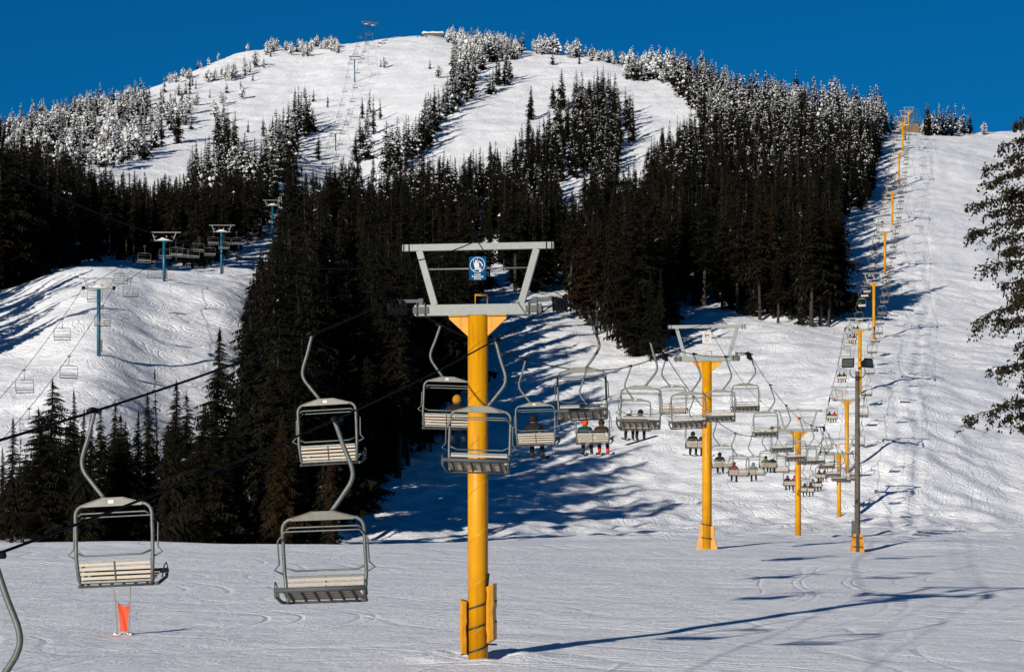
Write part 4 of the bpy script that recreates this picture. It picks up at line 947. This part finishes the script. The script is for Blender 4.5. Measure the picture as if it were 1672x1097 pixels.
# communication cable over the tower tops
def comm(label, A, B, sag, name='signal_cable', r=0.014, n=24):
    A = Vector(A); B = Vector(B); P = [A.lerp(B, k/n) - Vector((0,0,4*sag*(k/n)*(1-k/n))) for k in range(n+1)]
    mb = MB(); mb.tube(P, r, 5); tag(mb.build(name, M['rope']), label, 'cable', 'thin signal cables')
tops = [Vector((LX(D), D, zrow(yt, D) + 1.97)) for D, yt, yb in YT]
comm('thin cable running left from the top beam of the nearest yellow tower over the forest', (-8.3, 36, 5.95), tops[0], 1.3, r=0.016)
for i in range(len(tops)-1):
    comm('thin signal cable between the tops of the %s and %s yellow towers' % (ORD[i], ORD[i+1]), tops[i], tops[i+1], 2.6e-4*(tops[i+1]-tops[i]).length**2)

# top terminal of the yellow lift
D = 930.0; X = LX(D); z = gz(X, D)
e = empty('lift_terminal', (X, D, z), YAW, 'brown timber top station with lattice frame at the end of the yellow lift', 'lift station')
b = MB(); b.box((1.5,0,1.2),(9,4,2.6)); b.build('deck', M['brownwood'], e)
b = MB()
for k in range(6): b.bar((-2+k*1.1,0,2.5),(-1.5+k*1.1,0,9.5-abs(k-2)*1.2),.14,.14)
for k in range(6): b.bar((-2.5,0,3.2+k*1.0),(4.8-k*.25,0,3.4+k*1.0),.10,.10)
b.build('lattice_frame', M['greybar'], e)
b = MB(); b.box((1.5,0,2.6),(9.4,4.4,.25)); b.build('roof', M['tsnow'], e)

# ------------------------------------------------------------------ riders
def person_mesh(pose):
    me_ = bpy.data.meshes.new('body')
    if pose == 'sit':
        V = dict(pelvis=((0,-.02,.12),.16), waist=((0,-.05,.28),.145), chest=((0,-.05,.44),.165), neck=((0,-.02,.60),.07), head=((0,.0,.70),.09), crown=((0,.0,.79),.085))
        for n_, s in (('l',-1),('r',1)):
            V['sh'+n_] = ((s*.19,-.04,.50),.085); V['el'+n_] = ((s*.28,.06,.26),.062); V['wr'+n_] = ((s*.20,.26,.20),.045); V['hd'+n_] = ((s*.16,.33,.19),.048)
            V['hp'+n_] = ((s*.10,.02,.10),.105); V['kn'+n_] = ((s*.14,.44,.12),.085); V['an'+n_] = ((s*.15,.50,-.30),.07); V['hl'+n_] = ((s*.15,.50,-.40),.065); V['to'+n_] = ((s*.16,.70,-.42),.05)
    else:
        V = dict(pelvis=((0,0,.92),.15), waist=((0,.03,1.08),.14), chest=((0,.10,1.26),.16), neck=((0,.16,1.42),.07), head=((0,.20,1.52),.09), crown=((0,.2,1.60),.085))
        for n_, s in (('l',-1),('r',1)):
            V['sh'+n_] = ((s*.19,.10,1.34),.08); V['el'+n_] = ((s*.30,.12,1.08),.06); V['wr'+n_] = ((s*.32,.34,1.06),.045); V['hd'+n_] = ((s*.32,.42,1.06),.048)
            V['hp'+n_] = ((s*.10,0,.88),.10); V['kn'+n_] = ((s*.13,.12,.48),.08); V['an'+n_] = ((s*.14,-.02,.14),.07); V['hl'+n_] = ((s*.14,-.03,.07),.065); V['to'+n_] = ((s*.14,.18,.06),.05)
    names = list(V); ix = {n_: i for i, n_ in enumerate(names)}
    E = [('pelvis','waist'),('waist','chest'),('chest','neck'),('neck','head'),('head','crown')]
    for n_ in 'lr': E += [('chest','sh'+n_),('sh'+n_,'el'+n_),('el'+n_,'wr'+n_),('wr'+n_,'hd'+n_),('pelvis','hp'+n_),('hp'+n_,'kn'+n_),('kn'+n_,'an'+n_),('an'+n_,'hl'+n_),('hl'+n_,'to'+n_)]
    me_.from_pydata([V[n_][0] for n_ in names], [(ix[a], ix[b]) for a, b in E], [])
    o = bpy.data.objects.new('tmp', me_); COL.objects.link(o)
    sk = o.modifiers.new('s', 'SKIN'); sk.use_smooth_shade = True; sb = o.modifiers.new('u', 'SUBSURF'); sb.levels = 1; sb.render_levels = 1
    for i, n_ in enumerate(names): d = me_.skin_vertices[0].data[i]; d.radius = (V[n_][1],)*2; d.use_root = n_ == 'pelvis'
    bpy.context.view_layer.update(); dg = bpy.context.evaluated_depsgraph_get()
    r = bpy.data.meshes.new_from_object(o.evaluated_get(dg)); bpy.data.objects.remove(o)
    r.materials.clear()
    for nm in ('needle','needle','needle','needle'): r.materials.append(M['rubber'])
    for p in r.polygons:
        c = p.center; p.use_smooth = True
        if pose == 'sit':
            mi = 0 if (c.z > .14 and c.y < .36 and not (c.z < .23 and abs(c.x) < .2 and c.y > .14)) else 1
            if c.z > .63: mi = 2
            if c.z < -.24: mi = 3
            if c.y > .25 and .13 < c.z < .28 and mi == 0: mi = 3
        else:
            mi = 0 if c.z > .9 else 1
            if c.z > 1.46: mi = 2
            if c.z < .2: mi = 3
        p.material_index = mi
    return r
BODY = {'sit': person_mesh('sit'), 'stand': person_mesh('stand')}
CL = {}
def cloth(c, nm):
    if nm not in CL: CL[nm] = plain('cloth_' + nm, c, 0.75, 0, 0.2, 8, 0.2, spec=0.15)
    return CL[nm]
COLS = dict(black=(.007,.007,.009), brown=(.022,.014,.010), teal=(.005,.03,.037), red=(.22,.01,.008), grey=(.11,.12,.135), olive=(.065,.06,.01), navy=(.005,.009,.025), pink=(.26,.01,.05), green=(.01,.08,.03), orange=(.5,.05,.006), mustard=(.34,.15,.008), white=(.4,.4,.42), tan=(.13,.08,.04), yellow=(.3,.24,.02), blue=(.01,.05,.16), crimson=(.10,.007,.007))
SKIN = cloth((.25,.14,.10), 'skin'); BOOT = cloth((.02,.02,.022), 'boot'); BOOTR = cloth((.5,.03,.01), 'redboot')
def cap_mesh():
    mb = MB(); n = 12; V = []; rings = [(.0,.128),(.05,.118),(.09,.095),(.125,.055),(.14,.0)]
    low = [(-.07,.118),(-.03,.128)]
    for z, r in low + rings[:-1]:
        for k in range(n): a = 2*PI*k/n; V.append((r*.92*math.cos(a), r*1.08*math.sin(a), z - (.03 if (z < 0 and math.sin(a) < 0) else 0)))
    V.append((0,0,.14)); R_ = len(low) + len(rings) - 1; Fs = []
    for q in range(R_ - 1): Fs += [(q*n+k, q*n+(k+1)%n, (q+1)*n+(k+1)%n, (q+1)*n+k) for k in range(n)]
    Fs += [((R_-1)*n+k, (R_-1)*n+(k+1)%n, R_*n) for k in range(n)] + [tuple(range(n))[::-1]]
    mb.add(V, Fs, 0, True); return mb.mesh('helmet', M['rubber'])
CAP = cap_mesh()
def ski_mesh(L=1.65):
    mb = MB(); S = [(-.8,.02,.045),(-.6,0,.05),(0,0,.038),(.55,0,.05),(.75,.03,.05),(.86,.10,.02)]; V = []
    for y, z, w in S: V += [(-w,y*L/1.66,z),(w,y*L/1.66,z),(w,y*L/1.66,z+.018),(-w,y*L/1.66,z+.018)]
    Fs = [(0,1,2,3),(20,23,22,21)]
    for k in range(5): Fs += [(k*4+j, k*4+4+j, k*4+4+(j+1)%4, k*4+(j+1)%4) for j in range(4)]
    mb.add(V, Fs); return mb.mesh('ski', M['rubber'])
SKI = ski_mesh(); BOARD = MB(); BOARD.box((0,0,0),(.27,1.5,.02)); BOARD = BOARD.mesh('snowboard', M['rubber'])
def ov(o, mats):
    for i, m in enumerate(mats): o.material_slots[i].link = 'OBJECT'; o.material_slots[i].material = m
def rider(chair, off, jacket, hat, label, group, pants='black', boots=None, board=False, s=1.0, hatkind='helmet'):
    M_ = chair.matrix_basis
    loc = M_ @ Vector((CXL + off, .16, -2.86)); e = empty('person', loc, 0, label, 'person', group)
    e.rotation_euler = chair.rotation_euler; e.scale = (s*1.16, s*1.05, s*1.04)
    b = link(bpy.data.objects.new('body', BODY['sit']), e); ov(b, [cloth(COLS[jacket], jacket), cloth(COLS[pants], pants), SKIN, boots or BOOT])
    c = link(bpy.data.objects.new(hatkind, CAP), e); c.location = (0, -.0, .745); ov(c, [cloth(COLS[hat], hat)])
    if board:
        k = link(bpy.data.objects.new('snowboard', BOARD), e); k.location = (.05, .6, -.50); k.rotation_euler = (.35, .1, -1.0)
    else:
        for sg in (-1, 1):
            k = link(bpy.data.objects.new('ski', SKI), e); k.location = (sg*.155, .60, -.495); k.rotation_euler = (-.05 + .1*rc.random(), 0, rc.uniform(-.5, .05))
RID = {2: [(.26,'black','mustard','rider with a mustard-orange helmet mostly hidden behind the nearest yellow tower')],
 3: [(-.10,'black','black','lone broad rider in black on the first chair right of the nearest tower')],
 4: [(-.34,'teal','orange','rider in a teal jacket and bright orange beanie'), (.33,'brown','brown','rider in a dark brown fur-hooded jacket with red ski boots beside the orange beanie')],
 5: [(-.30,'black','white','rider in black with a white helmet beyond an empty downhill chair'), (.22,'teal','black','rider in dark teal with a tilted snowboard beside the white-helmeted rider')],
 7: [(-.30,'black','black','big rider in black left of the second yellow tower'), (.36,'black','blue','rider with a blue helmet half hidden by the second yellow tower')],
 8: [(-.16,'black','black','lone rider in a black hooded jacket right of the second yellow tower')],
 9: [(-.34,'red','grey','rider in a black and red jacket with a grey helmet')],
 10: [(-.18,'grey','grey','rider in a light grey jacket and grey helmet')],
 11: [(-.20,'olive','black','rider in an olive green jacket with a dark hat'), (.36,'black','white','small rider in black with a white helmet beside the olive jacket')],
 13: [(-.34,'black','tan','rider in black with light brown hat beside the pink jacket'), (.32,'pink','pink','rider in a bright pink jacket and pink hat left of the third yellow tower')],
 15: [(-.32,'navy','navy','rider in navy on the lowest-hanging chair right of the third tower'), (.32,'brown','black','rider in dark brown on the lowest-hanging chair right of the third tower')],
 16: [(-.32,'grey','brown','rider in a grey-brown jacket just above the lowest-hanging chair'), (.34,'black','black','rider in black just above the lowest-hanging chair')],
 17: [(-.3,'black','black','rider in black on the chair below the fourth tower top'), (.3,'crimson','black','rider in dark crimson on the chair below the fourth tower top')],
 19: [(-.32,'black','black','rider in black seated beside the red jacket left of the fifth tower'), (.32,'red','red','rider in a red jacket and blue trousers left of the fifth tower')],
 21: [(-.3,'black','green','rider in black on the chair left of the floodlight post head'), (.3,'black','black','second rider in black on the chair left of the floodlight post head')],
 24: [(-.3,'black','black','left rider of the dark pair below the sixth tower arm'), (.3,'black','black','right rider of the dark pair below the sixth tower arm')],
 25: [(-.3,'olive','olive','rider in olive below the sixth tower arm'), (.3,'black','black','rider in black beside the olive jacket below the sixth tower arm')],
 27: [(-.3,'green','green','rider in a green jacket just above the sixth tower'), ],
 30: [(-.3,'red','black','rider in red low on the shaded edge of the long run'),(.3,'black','black','rider in black beside the red jacket on the shaded run')],
 33: [(-.3,'black','black','left of a dark pair of riders level with the seventh tower'),(.3,'black','black','right of a dark pair of riders level with the seventh tower')],
 37: [(.2,'black','black','lone dark rider between the seventh and eighth towers')],
 41: [(-.3,'yellow','yellow','rider in yellow high on the run near the ninth tower')],
 44: [(-.3,'black','black','left of the highest pair of dark riders on the run'),(.3,'black','black','right of the highest pair of dark riders on the run')]}
for i, D, ch in PEOPLE:
    for q, (off, j, h, lab) in enumerate(RID.get(i, [])):
        rider(ch, off, j, h, lab, 'riders on the uphill chairs', pants='blue' if (i == 19 and q == 1) else 'black', boots=BOOTR if (i == 4 and q == 1) else None, board=(i == 5 and q == 1), s=0.97 if i != 3 else 1.06, hatkind='beanie' if h in ('orange','tan','pink') else 'helmet')
# one skier standing on the slope behind the nearest tower
Xs, Ys = at_pixel(748, 728, 250); e = empty('person', (Xs, Ys, gz(Xs, Ys)), -1.0, 'skier in a pale grey jacket standing on the shaded slope left of the nearest tower', 'person')
b = link(bpy.data.objects.new('body', BODY['stand']), e); ov(b, [cloth(COLS['white'],'white'), cloth(COLS['grey'],'grey'), SKIN, BOOT])
c = link(bpy.data.objects.new('helmet', CAP), e); c.location = (0,.2,1.55); ov(c, [cloth(COLS['white'],'white')])
for sg in (-1, 1):
    k = link(bpy.data.objects.new('ski', SKI), e); k.location = (sg*.14, .08, -.02)
    k = MB(); k.tube([(sg*.32,.42,1.10),(sg*.36,.55,.05)], .012, 4); k.build('ski_pole', M['signred'], e)

# ------------------------------------------------------------------ blue lift
BT = [(290,470,572),(354,392,458),(439,378,450),(558,335,390),(749,300,332),(840,218,250),(990,97,131),(1112,40,62)]
BOFF = 1.72
BANCH = [(150, -1.0), (205, 6.2)] + [(D, zrow(t, D) + 0.1) for D, t, b in BT] + [(1145, zrow(40, 1112) - 1)]
def brope(D): return rope_z(D, BANCH, 1.6e-4)
BYAW = -math.atan2(-0.02, 1)
def btower(D, yt, yb, i, extra=0.0):
    X = BX(D) + extra; zt = zrow(yt, D); zb = min(zrow(yb, D), gz(X, D)); H = zt - zb
    labs = ['nearest blue lift tower on the left snow slope with snow on its platform', 'second blue lift tower at the brow of the left slope', 'third blue lift tower before the dark forest',
            'fourth blue lift tower in the shaded gully between trees', 'fifth blue lift tower mostly hidden among conifers', 'blue lift tower standing at the lower end of the open slope',
            'blue lift tower on the open slope below the summit', 'left of the twin blue lift towers on the summit skyline', 'right of the twin blue lift towers on the summit skyline']
    r = empty('blue_lift_tower', (X, D, zb), BYAW, labs[i], 'lift tower', 'blue towers of the left chairlift')
    p = MB(); p.tube([(0,0,-.6),(0,0,H-.15)], .22, 14); p.build('pole', M['blue'], r)
    b = MB(); b.box((0,0,H-.08),(3.0,.3,.14)); b.build('lower_beam', M['greybar' if i > 4 else 'beam'], r)
    b = MB(); b.box((0,0,H+.03),(1.7,.5,.1)); b.tube([(-.7,0,H+.06),(-.3,0,H+.22),(.3,0,H+.20),(.7,0,H+.08)], [.03,.12,.12,.03], 6); b.build('snow_cap', M['tsnow'], r)
    b = MB(); b.box((.1,0,H+1.05),(4.4,.14,.12) if i < 5 else (4.6,.7,.30)); b.build('upper_beam', M['greybar' if i > 4 else 'beam'], r)
    for sg in (-1, 1):
        s = MB(); s.bar((sg*1.25,0,H),(sg*1.65,0,H+1.0),.12,.12,up=(0,1,0)); s.bar((sg*1.0,0,H+.45),(sg*1.42,0,H+.45),.06,.06); s.build('strut', M['beam'], r)
        w = MB(); w.bar((sg*BOFF,-1.0,H-.12),(sg*BOFF,1.0,H+.12),.08,.34); w.tube([(sg*BOFF-.05,-.7,H-.1),(sg*BOFF+.05,-.7,H-.1)], .22, 8); w.tube([(sg*BOFF-.05,.7,H+.05),(sg*BOFF+.05,.7,H+.05)], .22, 8); w.build('sheave_train', M['dark'], r)
    s = MB(); s.box((.35,-.2,H+.35),(.18,.05,.38)); s.build('sign_plate', M['orange'], r)
    if i < 3: s = MB(); s.box((.33,0,1.1),(.16,.3,1.4)); s.build('crash_pad', M['brownwood'], r)
for i, (D, yt, yb) in enumerate(BT): btower(D, yt, yb, i)
btower(1118, 42, 62, 8, 2.6)
bds = list(np.arange(205, 1140, 4.0))
rope_obj('haul_rope', lambda d: Vector((BX(d)-BOFF, d, brope(d))), bds, 0.028, 'left haul rope of the blue-towered lift on the left slope', 'cable', 'blue lift haul ropes')
rope_obj('haul_rope', lambda d: Vector((BX(d)+BOFF, d, brope(d))), bds, 0.028, 'right haul rope of the blue-towered lift on the left slope', 'cable', 'blue lift haul ropes')
def blue_chair():
    e = empty('blue_lift_chair', (0,0,0)); h = MB(); h.tube([(0,0,0),(0,0,-.55),(.03,0,-.75),(.03,0,-.98)], .03, 5); h.bar((0,-.25,0),(0,.25,0),.06,.1); h.bar((-.2,0,-.05),(.2,0,-.05),.05,.1); h.build('hanger', M['greybar'], e)
    b = MB(); w = .88; r = .22; P = [(-w+.06,.15,-2.28),(-w,0,-1.95),(-w,0,-1.0-r)] + [(-w + r - r*math.cos(a*PI/6), 0, -1.0 - r + r*math.sin(a*PI/6)) for a in (1,2,3)]
    P = P + [(-x,y,z) for x,y,z in P[::-1]]; b.tube(P, .03, 5); b.bar((-.35,0,-.98),(.35,0,-.98),.07,.08); b.tube([(-w,.1,-1.3),(w,.1,-1.3)], .016, 4); b.build('bail', M['greybar'], e)  # bail in darker grey: shade the chairs hang in, put into the colour
    s = MB(); s.tube([(-w,0,-1.72),(w,0,-1.72)], .02, 4); s.bar((-w,.02,-1.95),(w,.02,-1.95),.02,.14); s.build('seat_back', M['galv'], e)
    s = MB(); s.bar((0-w+.03,.30,-2.22),(w-.03,.30,-2.22),.5,.06); s.bar((-w,.02,-2.24),(w,.02,-2.24),.06,.08); s.build('seat_board', M['greybar'], e); return e
bp_ = None; cnt = {}
for side, d0 in ((-1, 226.5), (1, 233.0)):
    D = d0; i = 0
    while D < 1105:
        if bp_ is None: bp_ = blue_chair(); e = bp_
        else: e = copy_tree(bp_)
        e.location = (BX(D) + side*BOFF, D, brope(D)); e.rotation_euler = (math.radians(rc.uniform(-3,3)), math.radians(rc.uniform(-3,3)), BYAW + (0 if side < 0 else PI))
        for k in ('label','category','group'):
            if k in e: del e[k]
        sec = sum(1 for t in BT if t[0] < D); c = cnt.get((side, sec), 0); cnt[(side, sec)] = c + 1
        tag(e, ('%s empty chair before the first blue tower, %s side' % (ORD[c], 'left' if side < 0 else 'right')) if sec == 0 else '%s empty %s-side chair past the %s blue tower' % (ORD[min(c,12)], 'left' if side < 0 else 'right', ORD[sec-1]), 'chairlift chair', 'chairs of the blue lift')
        D += 24.0; i += 1

# ------------------------------------------------------------------ floodlight post
D = 130.0; X = (1400 - CX)/F*D; z = gz(X, D) ; Hp = zrow(606, D) - z
e = empty('floodlight_post', (X, D, z), 0, 'weathered wooden post carrying two black floodlights, wrapped in yellow padding at its foot', 'lamp post')
p = MB(); p.tube([(0,0,-.4),(0,0,Hp*.5),(0,0,Hp)], [.155,.135,.11], 14); p.build('post', M['wood'], e)
p = MB(); p.tube([(0,0,Hp),(0,0,Hp+.05)], [.09,.06], 10); p.build('post_cap', M['tsnow'], e)
for sg in (-1, 1):
    a = MB(); a.tube(smooth_path([(sg*.10,-.05,Hp-.33),(sg*.26,-.05,Hp-.30),(sg*.38,-.05,Hp-.12),(sg*.39,-.05,Hp+.06)], 4), .032, 7); a.build('bracket_arm', M['galv'], e)
    f = empty('floodlight', (sg*.42 - (.0 if sg > 0 else .02), -.05, Hp+.34), 0); COL.objects.unlink(f); bpy.data.objects.remove(f)
    hd = MB(); rot = Matrix.Rotation(math.radians(-25 if sg < 0 else 45), 3, 'Z') @ Matrix.Rotation(math.radians(-12), 3, 'X')
    c = Vector((sg*.42, -.05, Hp+.36)); w, hh, dp = .30, .22, .19
    V = [rot @ Vector(q) for q in ((-w,-dp,-hh),(w,-dp,-hh),(w,-dp,hh),(-w,-dp,hh),(-w*.55,dp,-hh*.6),(w*.55,dp,-hh*.6),(w*.55,dp,hh*.6),(-w*.55,dp,hh*.6))]
    hd.add([c + q for q in V], [(0,3,2,1),(4,5,6,7),(0,1,5,4),(1,2,6,5),(2,3,7,6),(3,0,4,7)])
    for q0, q1 in ((0,1),(1,2),(2,3),(3,0)): hd.bar(c + V[q0]*1.02, c + V[q1]*1.02, .03, .05)
    h = hd.build('floodlight', M['dark'], e)
    g = MB(); W = [c + rot @ Vector(q) for q in ((-w*.9,-dp-.012,-hh*.85),(w*.9,-dp-.012,-hh*.85),(w*.9,-dp-.012,hh*.85),(-w*.9,-dp-.012,hh*.85))]; g.add(W, [(0,3,2,1)])
    gm = bpy.data.materials.get('floodlight_glass')
    if not gm: gm = plain('floodlight_glass', (.05,.055,.05), .12, 0, .5, 7, spec=.8)
    g.build('lens', gm, h)
    if sg < 0: b = MB(); b.tube([c + Vector((-.26,0,-.02)), c + Vector((-.52,0,-.02))], .07, 10); b.build('ballast', M['white_metal'], h)
for zz in (Hp-.30, Hp-.42): b = MB(); b.box((0,-.13,zz),(.26,.05,.06)); b.build('bolt_plate', M['dark'], e)
b = MB(); b.box((-.22,.05,1.2),(.12,.2,.75)); b.build('switch_box', M['greybar'], e)
for sg in (-1, 1):
    g = MB(); g.prism([(sg*.08, 0.0), (sg*.34, .0), (sg*.30, .55), (sg*.20, .92), (sg*.08, .92)][::-sg], -.12, .16); g.build('crash_pad', M['pad'], e)
for zz in (.25, .72):
    s = MB(); s.box((0,-.16,zz),(.5,.012,.05), Matrix.Rotation(math.radians(5),3,'Y')); s.build('strap', M['strap'], e)

# ------------------------------------------------------------------ orange pennant between bamboo canes
z = gz(DX, DY); e = empty('marker_pennant', (DX, DY, z), 0, 'small orange fabric marker strung between two thin canes on the foreground snow', 'marker')
for sx, h, ln in ((-.20, 1.35, -.06), (.19, 1.42, .03)):
    b = MB(); b.tube([(sx*.8,0,-.15),(sx,0,.6),(sx+ln,0,h)], .013, 6); b.build('cane', M['bamboo'], e)
b = MB(); nx, nz_ = 6, 8; V = []
for j in range(nz_+1):
    t = j/nz_; w = .30 - .12*(1-t) if True else 0
    for i in range(nx+1):
        s_ = i/nx; x = -.16 + .34*s_; x = x*(0.62 + .38*t) + .02*(1-t); V.append((x, .02*math.sin(i*1.3 + j*.7) - .012, .10 + .80*t + (.03*(1-2*s_)) * t - .05*math.sin(PI*s_)*(t > .9)))
b.add(V, [(j*(nx+1)+i, j*(nx+1)+i+1, (j+1)*(nx+1)+i+1, (j+1)*(nx+1)+i) for j in range(nz_) for i in range(nx)], 0, True)
b.add([(x, y+.012, zz) for x, y, zz in V], [(j*(nx+1)+i, (j+1)*(nx+1)+i, (j+1)*(nx+1)+i+1, j*(nx+1)+i+1) for j in range(nz_) for i in range(nx)], 0, True)
b.build('fabric', M['fabric'], e)
b = MB(); b.tube([(-.21,0,1.0),(-.10,0,.90),(.10,0,.88),(.20,0,.96)], .007, 4); b.build('cord', M['strap'], e)
b = MB()
rr = random.Random(2)
for k in range(14): lump(b, rr, (rr.uniform(-.3,.3), rr.uniform(-.15,.1), rr.uniform(0,.04)), rr.uniform(.03,.08), 0)
tag(b.build('snow_lumps', M['tsnow'], e), kind='stuff')

# ------------------------------------------------------------------ summit hut, rocks, snowy shrubs
D = 1140.0; X = (707 - CX)/F*D; z = gz(X, D); e = empty('summit_hut', (X, D, z), 0, 'low snow-buried hut on the summit against the sky', 'hut')
b = MB(); b.box((0,0,.6),(8.5,4,1.6)); b.build('wall', M['wood'], e)
b = MB(); rr = random.Random(8)
b.tube([(-4.8,0,1.6),(-4.2,0,1.9),(-2,0,1.75),(0,0,1.9),(2,0,1.8),(4.3,0,1.95),(4.9,0,1.5)], [.3,.75,.6,.7,.62,.75,.4], 8)
for k in range(10): lump(b, rr, (-4.4+k*.97,rr.uniform(-1.5,-.5),rr.uniform(.4,1.4)), rr.uniform(.4,.7), 0)
b.build('roof', M['tsnow'], e)
for px, y, s in [(622,70,1.6),(628,66,1.2),(617,74,1.0),(690,60,1.0),(694,62,.8),(682,62,.6),(700,58,.7)]:
    Xr, Yr = at_pixel(px, y, 900); b = MB(); rr = random.Random(px)
    for k in range(4): lump(b, rr, (rr.uniform(-1,1)*s, rr.uniform(-.5,.5), .1), s*rr.uniform(.3,.6), 0)
    o = b.build('rock', M['rock']); o.location = (Xr, Yr, gz(Xr, Yr)); tag(o, 'dark bare rock poking through snow just %s' % ('right of the twin summit towers' if px < 650 else 'below the summit hut'), 'rock', 'rocks near the summit %s' % ('towers' if px < 650 else 'hut'))
for px, y, h in [(672,738,3.6),(684,740,4.2),(693,735,3.0),(703,744,2.6)]:
    Xr, Yr = at_pixel(px, y, 250); plant(Xr, Yr, h, 'fleck', 'young snow-dusted fir at the forest edge left of the nearest yellow tower', 'young firs at the forest edge', 'young_fir')
print('objects', len(bpy.data.objects))
